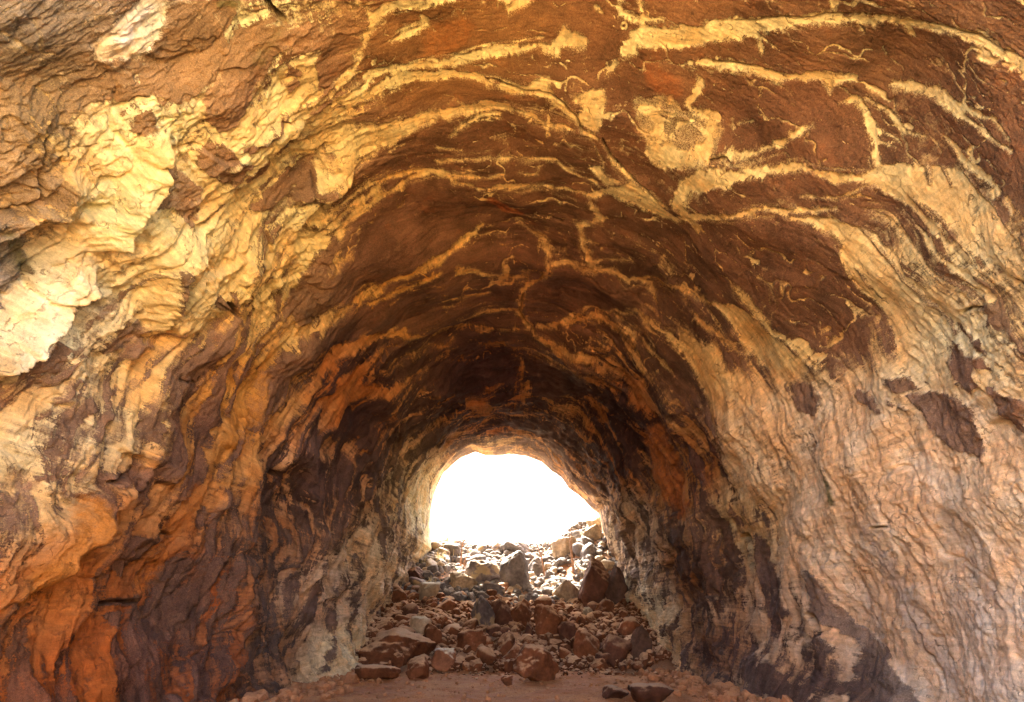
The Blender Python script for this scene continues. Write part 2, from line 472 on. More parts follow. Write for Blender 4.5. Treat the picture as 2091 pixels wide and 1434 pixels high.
palep((690,275),(740,290),(800,265),(867,243),(880,250),(800,298),(767,315),(733,338),(690,385))
pale(*W([9,8,8,9,10,10,12,10,6,6,5], (700,275),(740,283),(800,264),(867,241),(914,234),(968,221),(1001,210),(1035,207),(1068,220),(1135,236),(1185,244)))
pale(*W([11,10,9,8,7,6], (690,378),(733,335),(767,311),(800,295),(851,268),(888,248)))
pale(*W(5, (921,271),(951,254),(985,234),(1018,228)))
palep((1185,214),(1195,185),(1212,164),(1236,174),(1240,214),(1222,238),(1189,231))
pale(*W([4,4], (1180,186),(1212,168)))
pale(*W([6,6,4,4,4,5,6,8], (1178,215),(1190,240),(1220,250),(1240,275),(1255,310),(1290,345),(1330,375),(1370,405)))
palep((1210,330),(1230,322),(1245,345),(1280,352),(1300,358),(1270,352),(1240,365))
palep((1235,375),(1270,360),(1296,352),(1320,370),(1350,392),(1395,440),(1385,450),(1345,437),(1300,405),(1265,395))
pale(*W([3,4,4,4,4,4,4,4,5], (891,335),(934,321),(1001,311),(1068,316),(1105,311),(1135,308),(1169,335),(1202,355),(1236,372)))
pale(*W([4,2], (893,303),(945,302)))
pale(*W([2,3,2], (1060,336),(1080,339),(1095,341)))
pale(*W([9,6,6,5,6,8,5,4,6,7,4,5,8,10], (660,465),(700,434),(733,412),(800,375),(867,352),(900,350),(934,365),(985,375),(1052,368),(1112,366),(1140,378),(1185,384),(1215,392),(1250,376)))
pale(*W([10,9,9,8,5], (690,482),(733,449),(800,402),(851,365),(880,352)))
pale(*W([6,3], (934,352),(1030,345)))
pale(*W([12,10,9,9,8,6], (600,560),(620,530),(650,495),(690,462),(733,430),(780,400)))
pale(*W([7,9,10,6,5,6,8,7,5], (1206,392),(1219,425),(1226,445),(1205,452),(1180,458),(1190,480),(1195,500),(1202,520),(1207,548)))
pale(*W([8,10,9,7], (1263,-8),(1268,42),(1300,45),(1340,42)))
pale(*W([9,4], (1300,0),(1305,30)))
pale(*W([6,4], (1262,128),(1240,147)))
pale(*W([13,16,22,22,21,20,16,12,11,13,12,11,13,16,22,24], (1282,112),(1300,80),(1340,75),(1391,72),(1460,68),(1530,62),(1600,46),(1660,38),(1720,48),(1760,52),(1860,50),(1950,60),(2010,80),(2060,108),(2100,140),(2130,180)))
pale(*W([7,4,2], (1545,75),(1545,100),(1550,116)))
pale(*W([6,2], (1552,82),(1586,106)))
pale(*W([5,2], (1740,55),(1752,82)))
pale(*W([10,4], (1778,55),(1776,74)))
pale(*W([12,4], (1848,60),(1850,82)))
pale(*W([6,8,9,10,10,12,10,14,12,8], (1411,124),(1441,126),(1475,138),(1525,143),(1558,156),(1592,166),(1625,163),(1659,166),(1692,179),(1726,183)))
pale(*W([12,4], (1682,185),(1683,208)))
pale(*W([8,10,13,10,7,5,5], (1799,203),(1843,205),(1893,216),(1943,230),(1994,236),(2027,243),(2071,281)))
pale(*W([8,7,5,4,3], (1900,222),(1950,242),(2000,264),(2040,290),(2095,306)))
pale(*W([4,8,9,7,7,9,12], (1702,234),(1736,231),(1753,268),(1763,301),(1769,335),(1780,360),(1795,375)))
pale(*W([5,7,7,5,2], (1749,231),(1786,251),(1810,275),(1826,295),(1870,296)))
pale(*W(3, (1769,288),(1812,308))); pale(*W(3, (1775,312),(1806,322)))
pale(*W([4,9,13,13,8,4], (1907,291),(1943,315),(1977,341),(2027,368),(2071,396),(2091,430)))
palep((1740,375),(1786,355),(1860,352),(1960,358),(2010,398),(2060,435),(2120,490),(2120,560),(2040,525),(1985,500),(1930,455),(1870,420),(1800,392))
dark(*W([3,6,4], (1800,398),(1850,428),(1905,470)))
dark(*W([2,5,6,3], (1875,420),(1920,450),(1960,490),(2000,520)))
dark(*W([5,4,1], (1880,352),(1885,368),(1890,385))); dark(*W([4,3,1], (1910,352),(1922,372),(1935,392)))
dark(*W([5,7,7,4], (1962,358),(2000,390),(2050,420),(2091,460)))
pale(*W([6,8,6,6,11,10], (1465,301),(1491,298),(1552,308),(1585,298),(1619,281),(1645,270)))
pale(*W([26,26,14,10,9,9,9,12,10,8,6], (1440,345),(1480,335),(1530,335),(1580,345),(1620,340),(1660,355),(1720,370),(1780,385),(1840,420),(1900,460),(1970,520)))
pale(*W([3,7,7,9,12,14,18,20,22], (1434,147),(1425,185),(1412,205),(1438,228),(1458,240),(1455,275),(1440,290),(1400,300),(1350,290)))
palep((1300,190),(1372,188),(1402,215),(1445,222),(1475,262),(1455,312),(1345,312),(1322,262), amt=-.12)
pale(*W([15,15,12], (1325,205),(1348,235),(1350,270))); pale(*W([8,5], (1345,243),(1411,210)))
darkp((1372,232),(1398,214),(1430,226),(1440,252),(1424,278),(1392,276),(1374,256))
pale(*W([3,5,4], (1372,262),(1398,240),(1425,236)))
pale(*W([20,20,18,14,9], (1440,330),(1410,365),(1400,395),(1412,420),(1432,455)))
pale(*W([6,14,8,6,8,6,5], (1391,425),(1425,420),(1491,420),(1552,412),(1605,425),(1659,428),(1706,432)))
pale(*W([2,3,2], (1504,255),(1530,254),(1534,250))); pale(*W([2,3,3,2], (1640,400),(1700,408),(1740,400),(1760,390)))
palep((1610,435),(1700,445),(1760,475),(1815,520),(1860,580),(1905,640),(1945,700),(1925,720),(1930,760),(1960,800),(1990,840),(1960,815),(1900,800),(1850,780),(1805,765),(1812,720),(1790,660),(1745,610),(1722,555),(1715,500),(1680,460), amt=.62)
dark(*W([2,5,5,4,4], (1760,480),(1810,540),(1873,610),(1913,657),(1935,690)))
dark(*W([3,4,3], (1742,550),(1765,590),(1785,625)))
dark(*W([3,8,10,5], (1640,450),(1690,480),(1715,500),(1690,470)))
pale(*W([5,8,8,5], (1760,440),(1830,490),(1890,540),(1960,590)))
pale(*W([4,6,6,10,14], (1830,440),(1880,480),(1930,520),(1980,560),(2040,600)))
dark(*W([4,8,8,5], (1800,450),(1850,490),(1900,530),(1960,560)))
pale(*W([2,10,8,6,6,6], (1505,566),(1525,604),(1552,647),(1578,681),(1625,721),(1659,758)))
pale(*W([2,3,3,1], (1555,558),(1580,582),(1586,600),(1590,615)))
palep((1391,604),(1418,611),(1465,624),(1508,631),(1542,654),(1578,691),(1619,728),(1645,758),(1632,781),(1599,795),(1578,781),(1545,758),(1515,721),(1505,681),(1485,654),(1458,631),(1418,617))
pale(*W([2,8,7,5,3], (1411,641),(1441,674),(1465,688),(1488,708),(1515,728)))
palep((1385,680),(1418,698),(1455,701),(1481,738),(1522,775),(1558,808),(1558,828),(1525,835),(1478,838),(1458,815),(1431,765),(1408,728),(1385,708))
pale(*W([5,5,6,6,8], (1296,640),(1336,667),(1370,688),(1400,714),(1425,750)))
pale(*W([8,9,6,5,6,6], (1202,554),(1242,560),(1276,582),(1336,590),(1391,604),(1430,615)))
pale(*W([5,8,4], (1296,584),(1320,605),(1330,624)))
pale(*W([3,8,8,6,5], (1640,770),(1690,800),(1740,830),(1800,870),(1850,900)))
pale(*W([10,14,10,10], (1800,790),(1850,850),(1900,900),(1990,950)))
darkp((1927,708),(1953,708),(1974,724),(2020,728),(2040,748),(2000,748),(2014,788),(1987,808),(1943,775),(1923,745))
darkp((1796,771),(1833,775),(1860,801),(1826,805),(1803,788))
darkp((1843,808),(1933,811),(1987,835),(2004,882),(2020,945),(1977,929),(1927,905),(1893,875),(1860,838))
darkp((1605,795),(1639,788),(1665,815),(1655,858),(1625,841))
darkp((1729,801),(1766,805),(1806,848),(1776,835),(1739,825))
darkp((1810,818),(1850,845),(1840,850),(1812,835))
darkp((2027,788),(2110,815),(2110,890),(2067,865),(2037,815))
darkp((1930,670),(1990,700),(2030,725),(2010,700),(1960,675), amt=.5)
# -- mid ceiling, orange veins
pale(*W([8,8,8,8,7,8,6], (700,627),(767,590),(817,547),(867,520),(934,493),(968,480),(1005,455)))
pale(*W([6,7,7,5], (750,614),(800,590),(851,560),(888,532)))
pale(*W([26,22,14,12,10,9], (430,930),(490,830),(520,765),(560,705),(620,668),(700,630)))
pale(*W([18,16,12,10,14,12,8,6,4,4,4,4,6,6,8,8,8,10], (440,980),(520,900),(580,840),(640,770),(700,714),(750,692),(800,682),(851,681),(901,688),(968,684),(1035,681),(1085,678),(1135,661),(1185,654),(1236,660),(1286,678),(1296,690)))
pale(*W([5,9,8,7,6,6], (1092,688),(1152,701),(1202,714),(1252,748),(1286,768),(1300,790)))
pale(*W([3,4,4,6,7,6], (981,708),(1035,714),(1102,728),(1169,738),(1219,758),(1269,788)))
palep((1286,768),(1313,771),(1329,801),(1356,835),(1343,845),(1309,832),(1286,811))
pale(*W([3,5,6,7,7,6,7,9,7,5], (1050,465),(1085,480),(1112,500),(1120,538),(1102,564),(1068,590),(1062,621),(1065,647),(1076,668),(1088,681)))
pale(*W([7,6,5], (1122,524),(1169,540),(1202,557)))
pale(*W([8,7,4,4,3], (928,534),(968,537),(1001,550),(1055,564),(1085,564)))
pale(*W([3,6,3], (901,611),(951,604),(1001,597)))
pale(*W([4,6,4,7,9], (944,654),(991,641),(1030,641),(1055,637),(1062,620)))
pale(*W([2,4,3], (1150,655),(1200,640),(1290,645)))
pale(*W([3,3,2], (928,711),(867,728),(857,735)))
pale(*W([5,4,3,3], (733,788),(767,768),(817,745),(834,724)))
pale(*W([5,5,3], (800,788),(834,771),(870,761)))
palep((690,760),(757,741),(750,765),(744,781),(790,788),(794,801),(750,818),(690,850),(640,880),(650,820))
pale(*W([5,4,4,8], (1065,741),(1066,770),(1065,790),(1070,822)))
palep((948,795),(990,790),(1008,818),(970,825),(945,815), amt=.4)
pale(*W([3,4,2], (1207,536),(1250,536),(1288,542)))
darkp((1140,575),(1200,568),(1260,583),(1303,600),(1310,632),(1240,640),(1150,640),(1095,650),(1085,610),(1105,590))
darkp((870,745),(1060,740),(1058,780),(1000,775),(960,800),(890,790),(860,770))
darkp((1075,745),(1180,745),(1225,790),(1230,815),(1130,820),(1082,800))
# -- left lower details
darkp((160,950),(220,948),(235,962),(180,975),(165,968))
darkp((235,1095),(350,1088),(355,1100),(300,1110),(240,1180),(215,1150))
darkp((205,1250),(240,1250),(230,1350),(200,1430),(180,1430))
dark(*W([3,9,9,5], (190,1238),(230,1226),(290,1228),(300,1260)))
dark(*W([6,12,8], (450,1230),(456,1190),(470,1140)))
pale(*W([6,9,7], (395,1000),(430,985),(470,990)))
pale(*W([5,10,12], (560,1290),(590,1340),(600,1420)))
pale(*W([8,12,16,14],(742,1235),(735,1290),(728,1340),(700,1375)))
pale(*W([4,8,9,7],(690,1190),(705,1230),(700,1290),(690,1340)))
pale(*W([3,7,6],(650,1200),(668,1250),(650,1320)))
dark(*W([3,6,7,4],(722,1215),(718,1260),(712,1310),(705,1345)))
dark(*W([3,6,5],(680,1290),(672,1330),(655,1370)))
darkp((672,1240),(692,1240),(690,1290),(675,1300),(668,1270))
# -- right lower details
darkp((1672,1165),(1699,1182),(1712,1232),(1746,1282),(1793,1326),(1830,1389),(1860,1440),(1736,1440),(1732,1339),(1702,1295),(1679,1255))
pale(*W([8,16,20,12,12], (1660,1255),(1700,1290),(1730,1325),(1728,1360),(1738,1410)))
pale(*W([12,14,14,20,14], (1510,1090),(1535,1150),(1545,1215),(1560,1280),(1575,1350)))
darkp((1530,1090),(1560,1110),(1600,1180),(1640,1260),(1620,1270),(1580,1200),(1550,1160))
darkp((1560,1360),(1620,1370),(1650,1434),(1550,1434))
pale(*W([7,10,12,10], (1310,1150),(1330,1230),(1350,1290),(1370,1360)))
dark(*W([8,12,9], (1440,1000),(1470,1090),(1500,1180)))

# stains on the wall that are neither crust nor bare rock: (colour, amount) masks
STAIN = np.zeros((NU, NV, 4), np.float32)
def stain(rgb, amt, soft, *pts):
    r = stroke_field(pts, soft)
    if r is None: return
    (a, b, c, d), s, _ = r
    k = sstep(soft, -soft * .3, s) * amt
    A = STAIN[a:b, c:d]
    A[..., :3] = A[..., :3] * (1 - k[..., None]) + np.array(rgb) * k[..., None]
    A[..., 3] = np.maximum(A[..., 3], k)
grey = (.46, .34, .26)
stain(grey, .5, 20, *W([8,14,14,12], (1785,1075),(1830,1190),(1870,1290),(1915,1390)))
stain(grey, .4, 22, *W([8,12,16], (1935,1060),(1990,1150),(2060,1240)))
stain(grey, .35, 24, *W([14,20,14], (1930,1210),(1990,1270),(2010,1360)))
stain((.16,.13,.06), .7, 9, *W([3,4,3,1], (1703,952),(1712,972),(1720,1000),(1726,1022)))
stain((.14,.12,.05), .6, 26, *W([4,10,10], (30,480),(60,520),(85,570)))
stain((.24,.18,.06), .4, 22, *W([4,10,8], (575,40),(550,75),(515,120)))
stain((.20,.17,.05), .5, 12, *W([6,10], (455,10),(485,15)))
stain((.34,.28,.22), .45, 30, *W([20,20], (20,590),(50,600)))
stain((.36,.28,.19), .5, 40, *W([14,20,14], (40,20),(120,60),(170,90)))
stain((.95,.86,.60), .4, 26, *W([3,8,8,10], (160,555),(110,620),(70,680),(10,740)))
stain((.88,.80,.72), .45, 22, *W([4,14,12], (305,8),(260,50),(225,90)))
stain((.40,.11,.03), .6, 12, *W([10,12,6], (1000,405),(1030,430),(1060,440)))
stain((.42,.16,.04), .5, 26, *W([20,30], (950,60),(900,90)))
stain((.42,.14,.04), .5, 22, *W([16,22], (1330,140),(1375,170)))
stain((.45,.14,.035), .55, 20, *W([22,26,20], (1330,890),(1360,960),(1400,1040)))
stain((.50,.17,.035), .5, 24, *W([20,24,20], (380,1000),(350,1060),(300,1200)))
stain((.50,.19,.035), .6, 24, *W([20,26,24], (130,1020),(80,1120),(20,1220)))
stain((.56,.24,.05), .5, 16, *W([10,16,16], (540,770),(500,840),(440,930)))
stain((.66,.42,.30), .22, 10, *W([3,5,4], (1690,1180),(1790,1190),(1960,1195)))
stain((.66,.42,.30), .22, 10, *W([4,6,6], (1930,960),(2010,965),(2091,970)))
stain((.56,.48,.46), .22, 22, *W([8,16,12], (700,1110),(680,1220),(700,1280)))
stain((.56,.48,.44), .22, 16, *W([8,12,8], (790,1060),(800,1040),(790,1110)))

# ---- relief
H = np.zeros((NU, NV), np.float32)
blk_ = np.clip(BLOK, 0, 1)
H += .36 * fbm(gd * .30, arc * .30, 3, 70) + (.04 + .12 * blk_) * fbm(gd * .9, arc * .7, 2, 79)
blk = np.clip(BLOK, 0, 1); fld = np.clip(FOLD, 0, 1)
fld = fld * sstep(.06, .34, fld)
H += fld * .20 * fbm(gd * .8 + warp * 3, arc * .3, 3, 71)
# drapes: saw-tooth lips that face the far end of the tunnel
saw_ph = GL * 7.5 + warp * 5.0 + .35 * fbm(GL * 5, GT * 3, 2, 72)
fr = saw_ph - np.floor(saw_ph)
rid = np.floor(saw_ph)
amp = .5 + .5 * perlin(rid * 3.7, GT * 1.9, 73)
saw = sstep(0, .80, fr) * (1 - sstep(.86, 1.0, fr))
H += fld * .24 * np.clip(amp, 0, 1) * saw
saw_ph2 = gd * 1.7 + warp * 9 + .5 * fbm(gd, arc * .5, 2, 75)
fr2 = saw_ph2 - np.floor(saw_ph2)
amp2 = .5 + .6 * perlin(np.floor(saw_ph2) * 5.1, GT * 3.1, 76)
H += (fld * .13 + .004) * np.clip(amp2, 0, 1) * (sstep(0, .78, fr2) * (1 - sstep(.86, 1, fr2)))
# blocks and sockets
for sc_, am, se in ((.62, .36, 3), (1.9, .14, 5), (5.0, .05, 8), (11., .022, 12)):
    wx = gd * sc_ + .30 * fbm(gd * sc_ * 1.3, arc * sc_ * 1.3, 2, 80 + se)
    wy = arc * sc_ * .36 + .30 * fbm(gd * sc_ * 1.3, arc * sc_ * 1.3, 2, 90 + se)
    idn, ed, tx, ty = worley(wx, wy, se)
    facet = (idn - .5) * 1.0 + tx * (np.sin(idn * 40)) * .9 + ty * np.cos(idn * 57) * .7
    H += (blk * (1 - .6 * fld) + .03 + .06 * fld) * .8 * am * facet * sstep(0, .05, ed)
    H -= (blk * .25) * am * (1 - sstep(.0, .05, ed))
def ridged(x, y, o, seed, g=.55):
    t = 0; a = 1.
    for i in range(o):
        t = t + a * (.5 - 2.0 * np.abs(perlin(x * 1.9 ** i, y * 1.9 ** i, seed + i * 5))); a *= g
    return t
H += (.06 + .9 * blk) * .040 * fbm(gd * 5, arc * 1.8, 5, 100, .66)
H -= (.03 + .9 * blk) * .080 * ridged(gd * 1.9 + warp * 6, arc * .5, 6, 260, .6)
H -= fld * .046 * ridged(gd * 2.0 + warp * 7, arc * .42, 6, 270, .58)
H += fld * .040 * fbm(gd * 6 + warp * 14, arc * 1.1, 5, 103, .62)
H += .008 * fbm(gd * 22, arc * 22, 3, 110, .8)
H += blk * .020 * ridged(gd * 7, arc * 5, 4, 280, .6)
H += sstep(-.2, .5, BIAS) * .020 * ridged(gd * 4.2, arc * 3.6, 4, 285, .6)
H += sstep(15, 20, gd) * (.05 * ridged(gd * 2.2, arc * 1.0, 5, 290, .62) + .03 * fbm(gd * 5, arc * 3, 4, 291, .65))
H -= .012 * np.clip(F * 2.5, -1, 1)              # bare plates stand proud of the crust
CRK = np.zeros((NU, NV), np.float32)
def crack(hw, depth, *pts):
    r = stroke_field(W(hw, *pts), 8)
    if r is None: return
    (a, b, c, d), s, _ = r
    k = sstep(2.2, -0.6, s)
    H[a:b, c:d] -= depth * k
    CRK[a:b, c:d] = np.maximum(CRK[a:b, c:d], k)
def ledge(height, length, *pts):
    """a lip: the wall steps up along the line and eases back behind it"""
    r = stroke_field([(p[0], p[1], 0) for p in pts], length)
    if r is None: return
    (a, b, c, d), s, side = r
    fade = sstep(length, 0, np.maximum(s, 0)) ** 1.3
    H[a:b, c:d] += height * fade * sstep(-1.5, 1.5, side * np.sign(length))
crack(1, .12, (1001,161),(1052,167),(1102,174),(1152,194),(1178,214),(1190,240))
crack(1.2, .12, (1235,255),(1250,295),(1275,325),(1296,350),(1330,372),(1355,405),(1385,435))
crack(1, .10, (1066,600),(1062,640),(1075,672),(1090,682))
crack(1, .08, (1460,133),(1525,142),(1555,147),(1590,158))
crack(1, .08, (560,465),(600,440),(640,400),(645,370))
crack(.8, .06, (1500,52),(1600,34),(1700,38),(1800,42),(1900,46),(2000,72),(2080,112))
crack(1.5, .2, (-20,475),(40,448),(75,440),(92,420),(100,300),(112,285))
crack(1.6, .15, (1460,305),(1490,303),(1502,312))
crack(1.0, .10, (1110,550),(1100,566))
crack(1.0, .1, (355,765),(395,780)); crack(1.0, .1, (420,595),(448,608),(480,588),(520,590))
crack(1.2, .12, (1960,640),(1990,625),(2020,622))
crack(1.2, .12, (1800,1070),(1830,1073)); crack(1, .1, (1850,1240),(1870,1290),(1880,1330),(1900,1400))
crack(1, .1, (1780,620),(1770,600)); crack(.9, .08, (1010,415),(1040,440),(1100,440),(1150,452))
crack(1, .08, (1150,1060),(1155,1064))
for pts in [((540,-5),(560,20),(580,35)), ]:
    crack(5, .5, *pts)
crack(4, .35, (440,590),(450,596),(462,620)); crack(4, .12, (170,965),(190,957),(215,955)); crack(4, .14, (205,1232),(240,1224),(285,1228))
crack(5, .4, (455,1240),(458,1200)); crack(3, .1, (300,1098),(325,1090),(350,1094)); crack(5, .4, (510,985),(560,975),(580,972))
crack(6, .5, (500,1000),(495,1030),(500,1060)); crack(5, .35, (1500,1100),(1530,1150)); crack(6, .4, (1690,1300),(1680,1255))
crack(5, .4, (1450,1140),(1465,1165));
ledge(.45, 60, (167,590),(127,630),(84,680),(30,730),(-20,760))
ledge(.35, 70, (315,300),(300,350),(262,410),(235,470))
ledge(.30, 60, (-20,480),(60,440),(110,430),(130,380))
ledge(.35, 70, (190,1000),(160,1050),(110,1100),(60,1180))
ledge(.30, 60, (370,500),(340,540),(335,640))
ledge(.25, 60, (700,375),(640,420),(600,470),(560,560))
ledge(.30, -60, (1285,768),(1340,845),(1460,850))
ledge(.35, 80, (500,980),(480,1100),(455,1230),(420,1400))
ledge(.30, -70, (1460,860),(1500,960),(1530,1100),(1640,1260))
H *= sstep(31.9, 29.0, GD) * .75 + .25

# ---------------------------------------------------------------- mesh helpers
def tag(o, label=None, cat=None, group=None, kind=None):
    if label: o["label"] = label
    if cat: o["category"] = cat
    if group: o["group"] = group
    if kind: o["kind"] = kind
    return o

def mesh_np(name, co, faces_flat, counts, mat, smooth=True, parent=None):
    me = bpy.data.meshes.new(name)
    me.vertices.add(len(co)); me.vertices.foreach_set("co", np.asarray(co, np.float32).ravel())
    me.loops.add(len(faces_flat)); me.loops.foreach_set("vertex_index", np.asarray(faces_flat, np.int32))
    me.polygons.add(len(counts))
    st = np.concatenate([[0], np.cumsum(counts)[:-1]]).astype(np.int32)
    me.polygons.foreach_set("loop_start", st)
    me.polygons.foreach_set("loop_total", np.asarray(counts, np.int32))
    me.update(calc_edges=True)
    me.polygons.foreach_set("use_smooth", np.full(len(counts), smooth))
    me.materials.append(mat)
    me.validate()
    o = bpy.data.objects.new(name, me)
    COL.objects.link(o)
    if parent: o.parent = parent
    return o

def grid_faces(nu, nv):
    i = np.arange(nu - 1)[:, None] * nv + np.arange(nv - 1)[None, :]
    return np.stack([i, i + nv, i + nv + 1, i + 1], -1).reshape(-1, 4)

# ---------------------------------------------------------------- materials
def nodes(name):
    m = bpy.data.materials.new(name); m.use_nodes = True
    nt = m.node_tree; b = nt.nodes["Principled BSDF"]
    b.inputs["Roughness"].default_value = 0.92
    b.inputs["Specular IOR Level"].default_value = 0.15
    return m, nt, b
class NT:
    def __init__(s, nt): s.nt = nt
    def n(s, t, **k):
        x = s.nt.nodes.new(t)
        for a, v in k.items(): setattr(x, a, v)
        return x
    def put(s, sock, v):
        if isinstance(v, (int, float)): sock.default_value = v
        elif isinstance(v, (tuple, list)): sock.default_value = v[:3] if sock.type == 'VECTOR' else v
        else: s.nt.links.new(v, sock)
    def noise(s, vec, scale, detail=4, rough=.6, dist=0.):
        x = s.n("ShaderNodeTexNoise"); s.put(x.inputs["Vector"], vec)
        x.inputs["Scale"].default_value = scale; x.inputs["Detail"].default_value = detail
        x.inputs["Roughness"].default_value = rough; x.inputs["Distortion"].default_value = dist
        return x.outputs["Fac"]
    def math(s, op, a, b=0., c=0.):
        x = s.n("ShaderNodeMath", operation=op)
        for i, v in enumerate((a, b, c)): s.put(x.inputs[i], v)
        return x.outputs[0]
    def ramp(s, v, a, b, lo=0., hi=1.):
        x = s.n("ShaderNodeMapRange", interpolation_type='SMOOTHSTEP')
        s.put(x.inputs[0], v)
        for i, q in ((1, a), (2, b), (3, lo), (4, hi)): s.put(x.inputs[i], q)
        return x.outputs[0]
    def mix(s, f, a, b, mode='MIX'):
        x = s.n("ShaderNodeMix", data_type='RGBA', blend_type=mode)
        s.put(x.inputs[0], f); s.put(x.inputs[6], a); s.put(x.inputs[7], b)
        return x.outputs[2]
    def gain(s, col, v):
        x = s.n("ShaderNodeVectorMath", operation='SCALE'); s.put(x.inputs[0], col); s.put(x.inputs[3], v)
        return x.outputs[0]
    def attr(s, name, out):
        x = s.n("ShaderNodeAttribute"); x.attribute_name = name
        return x.outputs[out]
    def vscale(s, v, k):
        x = s.n("ShaderNodeVectorMath", operation='MULTIPLY'); s.put(x.inputs[0], v); x.inputs[1].default_value = k
        return x.outputs[0]

def wall_material():
    m, nt, b = nodes("cave rock"); N = NT(nt)
    obj = N.n("ShaderNodeTexCoord").outputs["Object"]
    flow = N.attr("flow", "Vector")
    F_ = N.attr("crust", "Fac"); strp = N.attr("streak", "Fac"); crk = N.attr("crack", "Fac")
    paleC = N.attr("pale", "Color"); darkC = N.attr("bare", "Color"); st = N.attr("stain", "Color"); sta = N.attr("stain_amount", "Fac")
    nA = N.noise(obj, 1.3, 5); nB = N.noise(obj, 9, 8, .68); nC = N.noise(obj, 45, 6, .7); nD = N.noise(obj, 150, 3, .7)
    sk = N.noise(N.vscale(flow, (7., .9, 1.)), 1.0, 8, .66, .6)
    sk2 = N.noise(N.vscale(flow, (26., 2.4, 1.)), 1.0, 6, .65, .3)
    c = lambda x, k: N.math('MULTIPLY', N.math('SUBTRACT', x, .5), k)
    e = N.math('ADD', F_, N.math('MULTIPLY', c(nB, 2.0), N.math('SUBTRACT', 1.0, N.math('MULTIPLY', strp, .7)))); e = N.math('ADD', e, c(nC, 1.5))
    drip = N.noise(N.vscale(flow, (1.6, 11., 1.)), 1.0, 7, .7, .5)
    e = N.math('ADD', e, c(drip, 1.5)); e = N.math('ADD', e, c(N.noise(N.vscale(flow, (5.5, .9, 1.)), 1.0, 7, .64), 2.2))
    e = N.math('ADD', e, N.math('MULTIPLY', c(sk2, 1.9), N.math('ADD', N.math('MULTIPLY', strp, .8), .2)))
    sw = N.ramp(N.noise(obj, 2.7, 4), .42, .66, .10, .75)
    msk = N.ramp(e, N.math('MULTIPLY', sw, -1.), sw)
    # bare plates
    d = N.gain(darkC, N.ramp(nA, .3, .7, .72, 1.3))
    d = N.gain(d, N.ramp(nC, .25, .75, .68, 1.36))
    d = N.gain(d, N.ramp(sk, .3, .7, .82, 1.2))
    rust = N.ramp(N.noise(obj, 2.1, 5, .7), .55, .72, 0, .45)
    d = N.mix(rust, d, N.mix(1.0, d, (1.5, 1.1, .75, 1), 'MULTIPLY'))
    halo = N.attr("halo", "Fac")
    fine = N.math('ADD', N.math('MULTIPLY', nC, .5), N.math('MULTIPLY', nD, .5))
    spk = N.ramp(N.math('ADD', fine, N.math('MULTIPLY', halo, .17)), .60, .68, 0, .75)
    d = N.mix(N.math('MULTIPLY', spk, N.math('ADD', N.math('MULTIPLY', halo, .8), .12)), d, paleC)
    d = N.gain(d, N.ramp(nD, .3, .7, .6, 1.42))
    # crust
    p = N.gain(paleC, N.ramp(sk, .25, .75, .70, 1.16))
    p = N.gain(p, N.ramp(nB, .3, .7, .80, 1.12))
    ppink = N.mix(1.0, p, (1.0, .80, .62, 1), 'MULTIPLY')
    p = N.mix(N.ramp(nA, .40, .62, 0, .8), p, ppink)
    p = N.gain(p, N.ramp(drip, .3, .7, .82, 1.14))
    p = N.gain(p, N.ramp(nD, .3, .7, .74, 1.2))
    pits = N.math('MULTIPLY', N.ramp(nC, .58, .70), N.ramp(N.noise(obj, 4.2, 4), .42, .62, 0, .75))
    p = N.mix(pits, p, N.gain(darkC, 1.15))
    lines = N.ramp(sk2, .60, .72, 0, .6)
    p = N.mix(N.math('MULTIPLY', lines, N.ramp(strp, .2, .8)), p, N.mix(.5, darkC, p))
    vor = N.n("ShaderNodeTexVoronoi", feature='DISTANCE_TO_EDGE')
    wv = N.n("ShaderNodeVectorMath", operation='ADD')
    nz = N.n("ShaderNodeTexNoise"); N.put(nz.inputs["Vector"], obj); nz.inputs["Scale"].default_value = 3.5; nz.inputs["Detail"].default_value = 5
    N.put(wv.inputs[0], N.vscale(flow, (1.7, 1.1, 1.))); N.put(wv.inputs[1], N.vscale(nz.outputs["Color"], (1.4, 1.4, 0)))
    N.put(vor.inputs["Vector"], wv.outputs[0]); vor.inputs["Scale"].default_value = 1.2
    ck = N.math('MULTIPLY', N.ramp(vor.outputs["Distance"], .0, .022, 1, 0), N.ramp(nB, .44, .60))
    p = N.mix(N.math('MULTIPLY', ck, .7), p, N.gain(darkC, .8))
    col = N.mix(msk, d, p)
    sf = N.ramp(N.math('ADD', sta, c(nB, .9)), .18, .75)
    col = N.mix(N.math('MULTIPLY', sf, N.ramp(sta, .0, .15)), col, N.gain(N.gain(st, N.ramp(sk, .25, .75, .72, 1.2)), N.ramp(nC, .25, .75, .7, 1.3)))
    col = N.mix(N.math('MULTIPLY', crk, .7), col, (.05, .025, .015, 1))
    N.put(b.inputs["Base Color"], col)
    h = N.math('ADD', N.math('MULTIPLY', nB, .042), N.math('MULTIPLY', nC, .022))
    h = N.math('ADD', h, N.math('MULTIPLY', nD, .004))
    h = N.math('ADD', h, N.math('MULTIPLY', sk2, N.math('MULTIPLY', strp, .04)))
    h = N.math('ADD', h, N.math('MULTIPLY', msk, -.03))
    h = N.math('ADD', h, N.math('MULTIPLY', ck, -.03))
    bp = N.n("ShaderNodeBump"); bp.inputs["Strength"].default_value = .8; bp.inputs["Distance"].default_value = 1.0
    N.put(bp.inputs["Height"], h); N.put(b.inputs["Normal"], bp.outputs[0])
    return m

